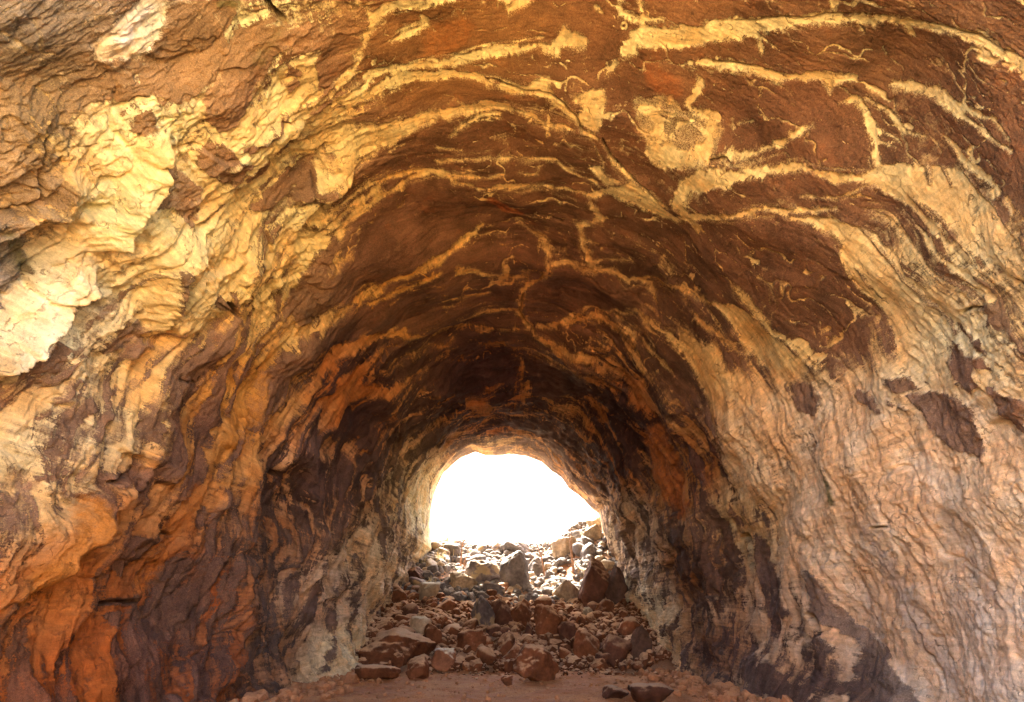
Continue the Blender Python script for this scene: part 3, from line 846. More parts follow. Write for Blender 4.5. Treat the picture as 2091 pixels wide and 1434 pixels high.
def rock_material(name, base, tip, tipamt, patch=None):
    m, nt, b = nodes(name); N = NT(nt)
    obj = N.n("ShaderNodeTexCoord").outputs["Object"]
    oi = N.n("ShaderNodeObjectInfo")
    add = N.n("ShaderNodeVectorMath", operation='ADD'); N.put(add.inputs[0], obj)
    rv = N.n("ShaderNodeCombineXYZ"); N.put(rv.inputs[0], N.math('MULTIPLY', oi.outputs["Random"], 50.)); N.put(add.inputs[1], rv.outputs[0])
    v = add.outputs[0]
    nA = N.noise(v, 1.6, 4); nB = N.noise(v, 8, 7, .7); nC = N.noise(v, 40, 4, .7)
    col = N.gain(base + (1,), N.ramp(nA, .3, .7, .72, 1.35))
    col = N.gain(col, N.ramp(nB, .3, .7, .75, 1.25))
    col = N.gain(col, N.math('ADD', N.math('MULTIPLY', oi.outputs["Random"], .5), .75))
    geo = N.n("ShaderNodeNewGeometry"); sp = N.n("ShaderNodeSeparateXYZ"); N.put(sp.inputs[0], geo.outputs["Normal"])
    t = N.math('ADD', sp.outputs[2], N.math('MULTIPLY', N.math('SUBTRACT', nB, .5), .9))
    col = N.mix(N.ramp(t, .30, .85, 0, tipamt), col, N.gain(tip + (1,), N.ramp(nC, .3, .7, .8, 1.15)))   # up-facing sides brightened in colour, standing for light from the mouth
    if patch:
        col = N.mix(N.ramp(nA, .52, .58, 0, .9), col, patch + (1,))
    N.put(b.inputs["Base Color"], col)
    h = N.math('ADD', N.math('MULTIPLY', nB, .10), N.math('MULTIPLY', nC, .03))
    bp = N.n("ShaderNodeBump"); bp.inputs["Strength"].default_value = .9; N.put(bp.inputs["Height"], h)
    N.put(b.inputs["Normal"], bp.outputs[0])
    return m

def ground_material(name, c1, c2, c3):
    m, nt, b = nodes(name); N = NT(nt)
    obj = N.n("ShaderNodeTexCoord").outputs["Object"]
    nA = N.noise(obj, .8, 5); nB = N.noise(obj, 6, 7, .7); nC = N.noise(obj, 38, 5, .7)
    col = N.mix(N.ramp(nA, .35, .65), c1 + (1,), c2 + (1,))
    col = N.mix(N.ramp(nB, .52, .68, 0, .7), col, c3 + (1,))
    col = N.gain(col, N.ramp(nC, .25, .75, .65, 1.3))
    N.put(b.inputs["Base Color"], col)
    h = N.math('ADD', N.math('MULTIPLY', nB, .09), N.math('MULTIPLY', nC, .03))
    bp = N.n("ShaderNodeBump"); bp.inputs["Strength"].default_value = .9; N.put(bp.inputs["Height"], h)
    N.put(b.inputs["Normal"], bp.outputs[0])
    return m

M_WALL = wall_material()
M_RUST = rock_material("rust brown rock", (.17, .062, .028), (.66, .44, .27), .85)  # dark base with bright tops: light from the mouth painted in
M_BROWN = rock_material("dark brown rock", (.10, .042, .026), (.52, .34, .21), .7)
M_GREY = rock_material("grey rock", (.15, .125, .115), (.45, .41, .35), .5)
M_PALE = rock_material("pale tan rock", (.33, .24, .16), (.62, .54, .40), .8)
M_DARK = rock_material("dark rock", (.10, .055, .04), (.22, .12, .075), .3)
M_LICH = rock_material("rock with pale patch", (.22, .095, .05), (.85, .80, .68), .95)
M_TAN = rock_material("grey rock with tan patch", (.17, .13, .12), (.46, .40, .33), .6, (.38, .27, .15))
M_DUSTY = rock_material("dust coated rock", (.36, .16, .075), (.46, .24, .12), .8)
M_FLOOR = ground_material("red cave dust", (.36, .14, .055), (.46, .22, .09), (.20, .08, .035))
M_SLOPE = ground_material("slope dirt", (.34, .17, .085), (.38, .26, .17), (.20, .11, .06))
M_PIT = ground_material("sunlit sandy ground", (.74, .58, .36), (.68, .51, .29), (.54, .39, .22))

# ---------------------------------------------------------------- tunnel mesh (one continuous shell)
P = wall_point(GD, GT, H)
# rows behind, roof broken open there, and the outer lip at the far mouth
lowD = np.concatenate([np.linspace(-20, 2.9, 60)])
LD, LT = np.meshgrid(lowD, Tcol[::6], indexing='ij')
k_end = np.where(LD < -14, np.sqrt(np.clip(1 - ((LD + 14) / 6.2) ** 2, .02, 1)), 1)
hh = .35 * fbm(LD * .28, LT * 6.5 * .28, 3, 70) + .25 * fbm(LD * 1.0, LT * 5, 3, 120) * sstep(2.9, 0, LD)
Rl = (radius(LT, LD) - hh) * k_end
PL = np.stack([Rl * np.cos(LT), LD, ZC + Rl * np.sin(LT)], -1)
tunnel = mesh_np("cave_tunnel", P.reshape(-1, 3), grid_faces(NU, NV)[:, ::-1].ravel(), [4] * ((NU - 1) * (NV - 1)), M_WALL)
me = tunnel.data
def fattr(name, arr): me.attributes.new(name, 'FLOAT', 'POINT').data.foreach_set("value", arr.astype(np.float32).ravel())
def cattr(name, arr):
    a = np.concatenate([arr, np.ones(arr.shape[:-1] + (1,))], -1)
    me.attributes.new(name, 'FLOAT_COLOR', 'POINT').data.foreach_set("color", a.astype(np.float32).ravel())
fattr("halo", HALO); fattr("crust", F); fattr("streak", STRP); fattr("crack", CRK); fattr("stain_amount", STAIN[..., 3])
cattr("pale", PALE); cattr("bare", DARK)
cattr("stain", STAIN[..., :3] / np.maximum(STAIN[..., 3:4], .02))
fl = np.stack([gd + warp * 3.0, arc, 0 * arc], -1)
me.attributes.new("flow", 'FLOAT_VECTOR', 'POINT').data.foreach_set("vector", fl.astype(np.float32).ravel())
tag(tunnel, kind="structure")

q = grid_faces(LD.shape[0], LD.shape[1])
cen = PL.reshape(-1, 3)[q].mean(1); cth = LT.reshape(-1)[q].mean(1)
edge = 2.6 + .5 * perlin(cth * 4, cth * 0 + 3)
hole = (cen[:, 1] < edge) & (cen[:, 1] > -15.5) & (cth > math.radians(38) + .1 * perlin(cen[:, 1] * .6, cen[:, 1] * 0)) & (cth < math.radians(142) + .1 * perlin(cen[:, 1] * .6, cen[:, 1] * 0 + 5))
q = q[~hole]
M_PITW = rock_material("tan cave wall", (.52, .40, .26), (.62, .50, .34), .5)
back = mesh_np("cave_wall_behind", PL.reshape(-1, 3), q[:, ::-1].ravel(), [4] * len(q), M_PITW)
tag(back, kind="structure")

# outer lip of the far mouth: thickness, then a cliff that rises outside
Tl = Tcol[::6]
rows = []
for dD, dR, amp_ in ((0, 0, 0), (.25, .02, .02), (.55, .12, .05), (.9, .5, .15), (1.2, 1.3, .3), (1.5, 3.0, .5), (1.8, 6, .6), (2.4, 12, .8), (4, 24, 1.), (7, 40, 1.)):
    R_ = radius(Tl, np.full_like(Tl, 32.0)) - H[-1, ::6] + dR + amp_ * fbm(Tl * 5, Tl * 0 + dR, 3, 130)
    rows.append(np.stack([R_ * np.cos(Tl), 32.0 + dD + amp_ * .5 * fbm(Tl * 6, Tl * 0 + dR, 3, 131), ZC + R_ * np.sin(Tl)], -1))
rows = np.array(rows)
lip = mesh_np("cave_mouth_cliff", rows.reshape(-1, 3), grid_faces(rows.shape[0], rows.shape[1])[:, ::-1].ravel(), [4] * ((rows.shape[0] - 1) * (rows.shape[1] - 1)), M_PITW)
tag(lip, kind="structure")

# ---------------------------------------------------------------- floor, rubble slope, outside ground
def slope_z(x, y):
    x = np.asarray(x, float); y = np.asarray(y, float)
    toe = 20.6 + .5 * perlin(x * .5, x * 0 + 2.) - .25 * np.abs(x) * (np.abs(x) > 3) * .5
    k = np.clip((y - toe) / 13.5, 0, 1)
    z = 4.6 * (k * .75 + .25 * k * k) + np.clip(y - 34.2, 0, 60) * .02
    z = z + 1.35 * sstep(1.2, 4.4, x) * sstep(27, 34, y) + .25 * sstep(-2, -4.5, x) * sstep(24, 32, y)
    return z + .14 * fbm(x * .9, y * .9, 3, 140) * sstep(19.5, 22, y)
def floor_z(x, y):
    return .06 * fbm(x * .5, y * .5, 4, 150) + .035 * fbm(x * 2.4, y * 2.4, 4, 151, .6) - .02 + .25 * sstep(3.6, 6, np.abs(x)) * sstep(21, 10, y)
yy = np.concatenate([np.linspace(-21, 8, 60), np.linspace(8.2, 22.5, 260)]); xx = np.linspace(-9.5, 9.5, 260)
Y, X = np.meshgrid(yy, xx, indexing='ij')
Z = floor_z(X, Y)
fl_o = mesh_np("cave_floor", np.stack([X, Y, Z], -1).reshape(-1, 3), grid_faces(len(yy), len(xx))[:, ::-1].ravel(), [4] * ((len(yy) - 1) * (len(xx) - 1)), M_FLOOR)
tag(fl_o, kind="structure")
# sandy ground under the open roof, behind the viewpoint: a thin sheet above the floor
yy = np.linspace(-20, -1.5, 60); xx = np.linspace(-9, 9, 60)
Y, X = np.meshgrid(yy, xx, indexing='ij')
Z = floor_z(X, Y) + .05 + .5 * sstep(-3, -9, Y) + .15 * fbm(X * .6, Y * .6, 3, 155) * sstep(-2, -4, Y)
pit = mesh_np("sandy_ground", np.stack([X, Y, Z], -1).reshape(-1, 3), grid_faces(60, 60)[:, ::-1].ravel(), [4] * (59 * 59), M_PIT)
tag(pit, kind="structure")
yy = np.linspace(19.4, 45, 220); xx = np.linspace(-7, 7, 150)
Y, X = np.meshgrid(yy, xx, indexing='ij')
Z = slope_z(X, Y) + np.where(Y < 21.5, -.10 * sstep(21.5, 19.6, Y), 0)
sl = mesh_np("rubble_slope", np.stack([X, Y, Z], -1).reshape(-1, 3), grid_faces(len(yy), len(xx))[:, ::-1].ravel(), [4] * ((len(yy) - 1) * (len(xx) - 1)), M_SLOPE)
tag(sl, kind="structure")
yy = np.concatenate([np.linspace(33.5, 60, 20), [90, 150, 300, 700, 1500]]); xx = np.concatenate([[-1500, -600, -200, -80], np.linspace(-40, 40, 40), [80, 200, 600, 1500]])
Y, X = np.meshgrid(yy, xx, indexing='ij')
Z = 4.2 + np.clip(Y - 34.2, 0, 60) * .012 + .2 * fbm(X * .2, Y * .2, 3, 160) - 1.0 * sstep(7, 4, np.abs(X)) * sstep(46, 42, Y)
og = mesh_np("ground", np.stack([X, Y, Z], -1).reshape(-1, 3), grid_faces(len(yy), len(xx))[:, ::-1].ravel(), [4] * ((len(yy) - 1) * (len(xx) - 1)), M_PIT)
tag(og, kind="structure")

# ---------------------------------------------------------------- rocks
import bmesh
_ico = {}
def ico(n):
    if n not in _ico:
        bm = bmesh.new(); bmesh.ops.create_icosphere(bm, subdivisions=n, radius=1)
        v = np.array([p.co[:] for p in bm.verts]); f = np.array([[q.index for q in p.verts] for p in bm.faces]); bm.free()
        _ico[n] = (v / np.linalg.norm(v, axis=1)[:, None], f)
    return _ico[n]

def rock_shape(seed, sub=4, planes=13, rough=.07, cuts=None, sharp=26):
    """angular boulder inside the unit box: a ball cut by planes, with chipped, pitted faces"""
    r = np.random.default_rng(seed)
    d, f = ico(sub)
    n = r.normal(size=(planes, 3)); n /= np.linalg.norm(n, axis=1)[:, None]
    hgt = r.uniform(.52, .95, planes)
    if cuts is not None:
        c = np.array(cuts, float); n = np.concatenate([n * 1.0, c[:, :3] / np.linalg.norm(c[:, :3], axis=1)[:, None]]); hgt = np.concatenate([hgt, c[:, 3]])
    inv = np.maximum(d @ n.T, 1e-3) / hgt
    inv = np.concatenate([inv, np.full((len(d), 1), .92)], 1)
    k = (inv ** sharp).sum(1) ** (1 / sharp)
    v = d / k[:, None]
    a = r.uniform(0, 90)
    t = fbm(v[:, 0] * 2.2 + a, v[:, 1] * 2.2 + v[:, 2] * 1.7, 4, 170) * rough * 1.6
    t += fbm(v[:, 2] * 5 + a, v[:, 0] * 5 - v[:, 1] * 4, 3, 171) * rough * .7
    v = v * (1 + t)[:, None]
    lo, hi = v.min(0), v.max(0)
    v = (v - (lo + hi) / 2) / ((hi - lo) / 2)
    return v, f

def rock_obj(name, seed, size, loc, rot, mat, sub=4, cuts=None, planes=13, rough=.05):
    v, f = rock_shape(seed, sub, planes, rough, cuts)
    o = mesh_np(name, v * np.array(size) / 2, f.ravel(), [3] * len(f), mat, smooth=True)
    o.location = loc; o.rotation_euler = rot
    return o

def ground_hit(px, py):
    d = unpx(px, py); d = d / d[1]
    ys = np.linspace(9, 48, 4000)
    z = CAM[2] + d[2] * ys; x = d[0] * ys
    g = np.where(ys < 20.8, floor_z(x, ys), slope_z(x, ys))
    h = np.nonzero(z <= g)[0]
    i = h[0] if len(h) else -1
    return np.array([x[i], ys[i], g[i]])

# (x0, x1, top, base, material, kind, tilt, cuts, label)
HERO = [
 (1048,1144,1324,1398,M_RUST,'boulder',0,[(0,0,1,.72),(.75,-.1,.35,.72),(-.8,-.1,.5,.70),(0,-1,.15,.72)],"large blunt rust-brown boulder alone on the dusty floor in front of the rubble"),
 (738,880,1306,1374,M_RUST,'boulder',0,[(.55,-.1,.8,.6),(-.6,-.3,.6,.6),(0,-1,.2,.6)],"long wedge-shaped brown boulder at the foot of the pale left wall"),
 (826,874,1342,1388,M_RUST,'rock',.2,[(.8,-.1,.4,.62),(-.3,-.5,.7,.7)],"pointed rust rock against the right end of the long wedge-shaped boulder"),
 (876,930,1328,1372,M_LICH,'rock',0,[(0,0,1,.62),(0,-1,0,.6),(1,0,.1,.75)],"block-shaped rust rock with a whitish patch on its flat top"),
 (1172,1232,1290,1356,M_RUST,'boulder',-.15,[(-.7,-.5,.5,.5),(.6,-.4,.5,.62)],"upright brown boulder with a smooth pale face, above a scatter of cobbles"),
 (1230,1300,1310,1374,M_BROWN,'boulder',-.6,[(-.6,-.2,.7,.5),(.2,-1,0,.6)],"dark boulder leaning to the right at the foot of the right wall"),
 (1090,1153,1240,1312,M_RUST,'boulder',.1,[(0,-.2,1,.66),(0,-1,-.2,.62)],"round-shouldered boulder with a pale flat top mid-pile"),
 (1038,1086,1226,1288,M_RUST,'boulder',.15,[(.6,-.3,.6,.6),(-.5,-.3,.7,.6)],"brown egg-shaped boulder just left of the round-shouldered flat-topped one"),
 (1004,1046,1226,1286,M_BROWN,'rock',-.1,[(.5,-.4,.6,.58),(-.7,-.4,.4,.6)],"dark upright rock wedged between the egg-shaped boulder and a mottled one"),
 (960,1010,1220,1288,M_TAN,'boulder',-.25,[(-.6,-.3,.7,.55),(.4,-.8,.3,.6)],"steep boulder mottled grey and tan, leaning left at the middle of the pile"),
 (1184,1252,1142,1248,M_BROWN,'boulder',.1,[(-.8,-.2,.5,.45),(.5,-.3,.8,.62),(.1,-1,.1,.6)],"tallest boulder, dark faced with one pale slanting side, near the right wall"),
 (1240,1290,1160,1248,M_DARK,'boulder',.15,[(.5,-.2,.8,.6)],"nearly black boulder squeezed between the tallest boulder and the right wall"),
 (1128,1188,1186,1232,M_PALE,'rock',0,[(-.5,0,.85,.5),(.5,0,.85,.52),(0,-1,-.2,.6)],"roof-shaped rock with a broad tan top, just left of the tallest boulder"),
 (1018,1084,1126,1210,M_GREY,'boulder',.1,[(-.4,-.2,.9,.68),(.7,-.3,.4,.7),(0,-1,-.15,.66)],"big dark grey layered boulder on the upper middle of the pile"),
 (946,1022,1146,1202,M_TAN,'boulder',0,[(0,0,1,.62),(-.2,-1,0,.6)],"square grey block with a tan patch, left of the big layered boulder"),
 (1018,1090,1098,1142,M_GREY,'boulder',.35,[(-.8,-.1,.5,.5),(.3,-.3,.9,.55)],"sharp-edged grey boulder on the crest of the pile against the white sky"),
 (1076,1114,1138,1180,M_GREY,'rock',.3,None,"dark grey rock behind the foot of the tall bare stem"),
 (1126,1184,1098,1142,M_PALE,'boulder',0,[(0,0,1,.5),(0,-1,0,.62)],"flat-topped whitish block on the crest, behind the paired bare stems"),
 (1190,1232,1074,1110,M_PALE,'rock',-.3,[(-.4,0,.9,.5)],"sunlit whitish slab on the crest against the right edge of the mouth"),
 (1160,1198,1082,1108,M_GREY,'rock',0,None,"small grey rock on the crest between two whitish blocks"),
 (1196,1236,1048,1080,M_PALE,'rock',.2,None,"highest pale rock, tucked under the right side of the cave mouth"),
 (1186,1226,1108,1142,M_GREY,'rock',.4,None,"grey tilted rock just above the tallest boulder"),
 (930,992,1286,1334,M_RUST,'rock',.35,[(-.3,0,1,.5)],"flattish rust slab with a top coloured bright as if lit, sloping to the right"),
 (1010,1054,1294,1350,M_RUST,'rock',-.35,[(-.5,-.3,.8,.5)],"slanting rust rock with bright upper face, above left of the lone front boulder"),
 (1020,1072,1318,1358,M_RUST,'rock',-.15,[(-.6,-.2,.7,.55)],"brown wedge rock directly behind the lone front boulder"),
 (830,878,1262,1308,M_PALE,'rock',.1,[(0,-.2,1,.55)],"tan block with a bright top above the long wedge-shaped boulder"),
 (878,932,1226,1258,M_RUST,'rock',-.1,[(-.6,0,.8,.5)],"low dark-faced rock with a thin bright crest, left middle of the pile"),
 (782,830,1194,1242,M_RUST,'rock',0,None,"reddish rock leaning against the left wall halfway up the pile"),
 (816,868,1158,1198,M_BROWN,'rock',.4,[(.6,-.2,.7,.5)],"dark red wedge below the dry grass near the left wall"),
 (910,974,1170,1212,M_PALE,'boulder',.3,[(.3,0,1,.45)],"whitish sloping slab left of the square grey block"),
 (846,898,1190,1234,M_PALE,'rock',0,[(0,-.1,1,.5)],"flat yellowish-tan rock near the left side, under the whitish sloping slab"),
 (1262,1322,1264,1306,M_RUST,'rock',.2,None,"broad rust rock lying against the right wall above the cobbles"),
 (1290,1336,1284,1354,M_DARK,'boulder',.1,[(-.6,-.3,.6,.6)],"dark upright boulder in the shade against the right wall's foot"),
 (1022,1048,1382,1402,M_RUST,'rock',0,[(0,0,1,.6)],"small cube-like rock on the floor at the left corner of the lone front boulder"),
 (1066,1092,1274,1314,M_BROWN,'rock',0,[(.8,0,.3,.45),(-.8,0,.3,.5)],"narrow upright splinter of rock below the round-shouldered boulder"),
 (1190,1214,1242,1270,M_PALE,'rock',0,None,"small pale pointed rock below the tallest boulder"),
 (1028,1054,1350,1378,M_RUST,'rock',.2,None,"small rust rock touching the left side of the lone front boulder"),
 (942,978,1338,1366,M_RUST,'rock',0,[(-.5,0,.9,.5),(.5,0,.9,.5)],"small peaked rock alone between the white-patched block and the slanting rust rock"),
 (1232,1290,1404,1432,M_BROWN,'rock',0,[(0,0,1,.6)],"dark low rock lying half buried on the near floor"),
 (1290,1388,1404,1440,M_BROWN,'boulder',0,[(0,0,1,.5),(.6,0,.8,.7)],"dark humped boulder on the near floor below the right wall"),
 (716,808,1364,1392,M_RUST,'rock',.12,[(0,0,1,.3)],"thin tilted slab of brown rock at the base of the left wall"),
 (900,940,1108,1136,M_GREY,'rock',0,None,"sunlit grey rock on the crest beside the bent dry branch"),
 (1120,1152,1236,1262,M_RUST,'rock',.3,None,"brown rock perched just behind the round-shouldered boulder"),
 (1210,1262,1226,1262,M_RUST,'rock',0,None,"shaded rust rock at the foot of the tallest boulder"),
 (1142,1180,1272,1318,M_BROWN,'rock',-.4,None,"dark tilted rock right of the round-shouldered boulder's base"),
 (862,900,1278,1330,M_RUST,'rock',.2,None,"jagged rust rock above the white-patched block"),
 (1266,1300,1316,1340,M_RUST,'rock',.5,None,"small rust rock resting on top of the leaning dark boulder"),
 (760,800,1268,1300,M_RUST,'rock',.2,None,"brown rock beside the green seedling near the left wall"),
]
SHORT = ['lone front boulder', 'long wedge boulder', 'pointed rust rock', 'white-patched block', 'pale-faced upright boulder', 'leaning dark boulder', 'round-shouldered boulder', 'egg-shaped boulder', 'dark wedged rock', 'mottled steep boulder', 'tallest boulder', 'nearly black boulder', 'roof-shaped tan rock', 'big layered grey boulder', 'square tan-patched block', 'sharp crest boulder', 'grey rock by the tall stem', 'flat-topped whitish block', 'sunlit whitish slab', 'small grey crest rock', 'highest pale rock', 'tilted grey rock', 'bright-topped flat rust slab', 'slanting bright-faced rock', 'brown wedge rock', 'tan block', 'low dark-faced rock', 'reddish rock by the left wall', 'dark red wedge', 'whitish sloping slab', 'yellowish-tan flat rock', 'broad rust rock', 'shaded boulder at the right wall', 'cube-like floor rock', 'upright splinter', 'pale pointed rock', 'small rust rock by the lone boulder', 'peaked rock', 'dark half-buried rock', 'dark humped boulder', 'thin tilted slab', 'grey rock by the bent branch', 'perched brown rock', 'shaded rust rock', 'dark tilted rock', 'jagged rust rock', 'rust rock atop the leaning boulder', 'brown rock by the seedling']
hero_xy = []; hero_px = []
for i, (x0, x1, yt, yb, mat, nm, tilt, cuts, lab) in enumerate(HERO):
    p = ground_hit((x0 + x1) / 2, yb - .06 * (yb - yt))
    dep = (p[1]) * math.cos(PITCH) + (p[2] - CAM[2]) * math.sin(PITCH)
    w = (x1 - x0) / F_PX * dep; h = (yb - yt) / F_PX * dep * 1.06
    dpt = w * random.uniform(.75, 1.0)
    w *= .95; ho = h * 1.10
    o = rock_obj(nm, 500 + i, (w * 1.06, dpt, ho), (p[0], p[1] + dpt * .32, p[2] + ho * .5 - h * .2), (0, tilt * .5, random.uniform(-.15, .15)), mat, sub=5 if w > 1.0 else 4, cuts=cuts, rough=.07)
    tag(o, lab, nm)
    hero_px.append(((x0 + x1) / 2, (yt + yb) / 2, SHORT[i]))
    hero_xy.append((p[0], p[1] + dpt * .3, max(w, dpt) * .5))

# loose rocks of the pile: counted individuals, one look per part of the slope
VAR = [rock_shape(900 + i, 3, 11, .06) for i in range(16)]
VM = {}
def var_mesh(i, mat):
    if (i, mat.name) not in VM:
        v, f = VAR[i]
        me_ = bpy.data.meshes.new("rock"); me_.from_pydata((v * .5).tolist(), [], f.tolist())
        me_.polygons.foreach_set("use_smooth", np.ones(len(f), bool)); me_.materials.append(mat)
        VM[(i, mat.name)] = me_
    return VM[(i, mat.name)]
FILL = {}
placed = list(hero_xy); n_rock = 0; tries = 0
while n_rock < 292 and tries < 9000:
    tries += 1
    y = 20.9 + 14.5 * random.random() ** 1.0; x = random.uniform(-4.5, 4.5)
    s = min(1.15, random.lognormvariate(math.log(.40), .34)) * (1.0 if y < 29 else 1.15)
    if y < 22 and random.random() < .45: continue
    if any((x - a) ** 2 + (y - b) ** 2 < (r * .58 + s * .28) ** 2 for a, b, r in placed): continue
    placed.append((x, y, s * .5)); n_rock += 1
    up = y > 27.5 + random.uniform(-1.5, 1.5)
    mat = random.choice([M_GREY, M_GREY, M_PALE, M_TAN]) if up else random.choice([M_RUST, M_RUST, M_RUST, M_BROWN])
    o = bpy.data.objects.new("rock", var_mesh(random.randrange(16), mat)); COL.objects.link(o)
    sz = s * random.uniform(.55, .95)
    o.scale = (s * random.uniform(.85, 1.25), s * random.uniform(.8, 1.2), sz)
    o.location = (x, y, float(slope_z(x, y)) + sz * random.uniform(.12, .36))
    o.rotation_euler = (random.uniform(-.5, .5), random.uniform(-.5, .5), random.uniform(0, 6.28))
    qx, qy, _ = topx(np.array(o.location))
    near = sorted(hero_px, key=lambda h_: math.hypot(h_[0] - qx, h_[1] - qy))[:2]
    dx, dy = qx - near[0][0], qy - near[0][1]
    rel = ("right of" if dx > 0 else "left of") if abs(dx) > abs(dy) else ("below" if dy > 0 else "above")
    size_w = "small" if s < .34 else "medium" if s < .52 else "large"
    shape_w = "flat" if sz < s * .68 else "blocky"
    col_w = {"rust brown rock": "rust", "dark brown rock": "brown", "grey rock": "grey", "pale tan rock": "pale", "grey rock with tan patch": "mottled"}[mat.name]
    lab = "%s %s %s rock %s the %s" % (size_w, shape_w, col_w, rel, near[0][2])
    if len((lab + " near the " + near[1][2]).split()) <= 15: lab += " near the " + near[1][2]
    FILL.setdefault(lab, []).append((qx, o))
    tag(o, lab, "rock", "rocks of the upper rubble slope" if up else "rocks of the lower rubble slope")

for lab, l_ in FILL.items():
    l_.sort(key=lambda t_: t_[0])
    if len(l_) == 2: l_[0][1]["label"] = "left hand " + lab if len(lab.split()) < 15 else "leftmost " + lab; l_[1][1]["label"] = "rightmost " + lab
    if len(l_) >= 3:
        l_[0][1]["label"] = "leftmost " + lab; l_[-1][1]["label"] = "rightmost " + lab
        if len(l_) == 3: l_[1][1]["label"] = "middle " + lab
        if len(l_) == 4: l_[1][1]["label"] = "inner " + lab

# gravel between them: nobody could count it
def scatter(name, n, fn, smin, smax, mat, kindlab, seed):
    r = np.random.default_rng(seed); V = []; FF = []; off = 0
    sh = [rock_shape(1200 + i, 2, 9, .05) for i in range(8)]
    for _ in range(n):
        x, y, z = fn(r)
        s = smin * (smax / smin) ** (r.random() ** 1.25)
        v, f = sh[r.integers(8)]
        a, b_ = r.uniform(0, 6.28), r.uniform(-.6, .6)
        R = np.array([[math.cos(a), -math.sin(a), 0], [math.sin(a), math.cos(a), 0], [0, 0, 1]]) @ np.array([[1, 0, 0], [0, math.cos(b_), -math.sin(b_)], [0, math.sin(b_), math.cos(b_)]])
        q_ = (v * .5 * s * r.uniform(.65, 1.2, 3)) @ R.T + (x, y, z + s * .12)
        V.append(q_); FF.append(f + off); off += len(v)
    V = np.concatenate(V); FF = np.concatenate(FF)
    o = mesh_np(name, V, FF.ravel(), [3] * len(FF), mat, smooth=False)
    tag(o, kindlab, "gravel", kind="stuff")
    return o
def f_slope(lo, hi):
    def fn(r):
        y = r.uniform(lo, hi); x = r.uniform(-5.2, 5.2)
        return x, y, float(slope_z(x, y))
    return fn
def f_toe(r):
    y = 21.3 - abs(r.normal()) * .9; x = r.uniform(-4.6, 4.8)
    return x, y, float(floor_z(np.float64(x), np.float64(y)))
def f_floor(r):
    y = r.uniform(10, 21); x = r.uniform(-5.0, 5.0)
    return x, y, float(floor_z(np.float64(x), np.float64(y)))
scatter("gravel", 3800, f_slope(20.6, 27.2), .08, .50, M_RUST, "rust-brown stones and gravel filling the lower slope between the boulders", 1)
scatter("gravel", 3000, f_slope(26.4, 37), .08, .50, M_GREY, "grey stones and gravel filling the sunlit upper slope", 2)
def f_bank(r):
    y = r.uniform(11, 23); sx_ = r.choice([-1, 1]); x = sx_ * (float(radius(np.float64(-.43 if sx_ > 0 else math.pi + .43), np.float64(y))) * .90 - abs(r.normal()) * .45)
    return x, y, max(float(floor_z(np.float64(x), np.float64(y))), float(slope_z(x, y)) if y > 20.6 else -1)
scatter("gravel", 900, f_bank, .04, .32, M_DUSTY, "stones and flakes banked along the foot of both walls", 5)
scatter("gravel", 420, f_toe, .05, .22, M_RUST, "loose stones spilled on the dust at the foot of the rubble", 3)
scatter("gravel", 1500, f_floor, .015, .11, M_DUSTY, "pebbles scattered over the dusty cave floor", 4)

# ---------------------------------------------------------------- plants
def plain_mat(name, c, rough=.8):
    m, nt, b = nodes(name); N = NT(nt)
    obj = N.n("ShaderNodeTexCoord").outputs["Object"]
    N.put(b.inputs["Base Color"], N.gain(c + (1,), N.ramp(N.noise(obj, 9, 4), .3, .7, .7, 1.25)))
    b.inputs["Roughness"].default_value = rough
    return m
M_STEM = plain_mat("reddish bark", (.34, .19, .12)); M_DRY = plain_mat("dry straw", (.62, .50, .28)); M_LEAF = plain_mat("green leaf", (.16, .24, .03)); M_SAGE = plain_mat("pale shrub leaf", (.34, .34, .18))

def tube(path, r0, r1, sides=7):
    path = np.array(path, float); n = len(path); V = []
    for i in range(n):
        t = path[min(i + 1, n - 1)] - path[max(i - 1, 0)]; t /= np.linalg.norm(t) + 1e-9
        a = np.cross(t, [.3, 1, .2]); a /= np.linalg.norm(a); b_ = np.cross(t, a)
        r_ = r0 + (r1 - r0) * i / (n - 1)
        for k in range(sides):
            w = 2 * math.pi * k / sides
            V.append(path[i] + r_ * (math.cos(w) * a + math.sin(w) * b_))
    Fc = []
    for i in range(n - 1):
        for k in range(sides):
            Fc.append((i * sides + k, i * sides + (k + 1) % sides, (i + 1) * sides + (k + 1) % sides, (i + 1) * sides + k))
    return V, Fc
def tubes_obj(name, list_, mat, parent=None):
    V = []; Fc = []
    for t in list_:
        v, f = tube(*t); o_ = len(V); V += v; Fc += [tuple(i + o_ for i in q_) for q_ in f]
    o = mesh_np(name, np.array(V), np.array(Fc).ravel(), [4] * len(Fc), mat, parent=parent)
    return o
def at_depth(px, py, y):
    d = unpx(px, py); return CAM + d * (y / d[1])
def smooth_path(pp, n=24, jit=.015):
    pp = np.array(pp); k = np.linspace(0, len(pp) - 1, n)
    q_ = np.stack([np.interp(k, range(len(pp)), pp[:, c_]) for c_ in range(3)], 1)
    q_[1:-1] = (q_[:-2] + 2 * q_[1:-1] + q_[2:]) / 4
    return q_ + rng.normal(size=q_.shape) * jit * np.array([1, 1, .2]) * np.linspace(0, 1, n)[:, None]

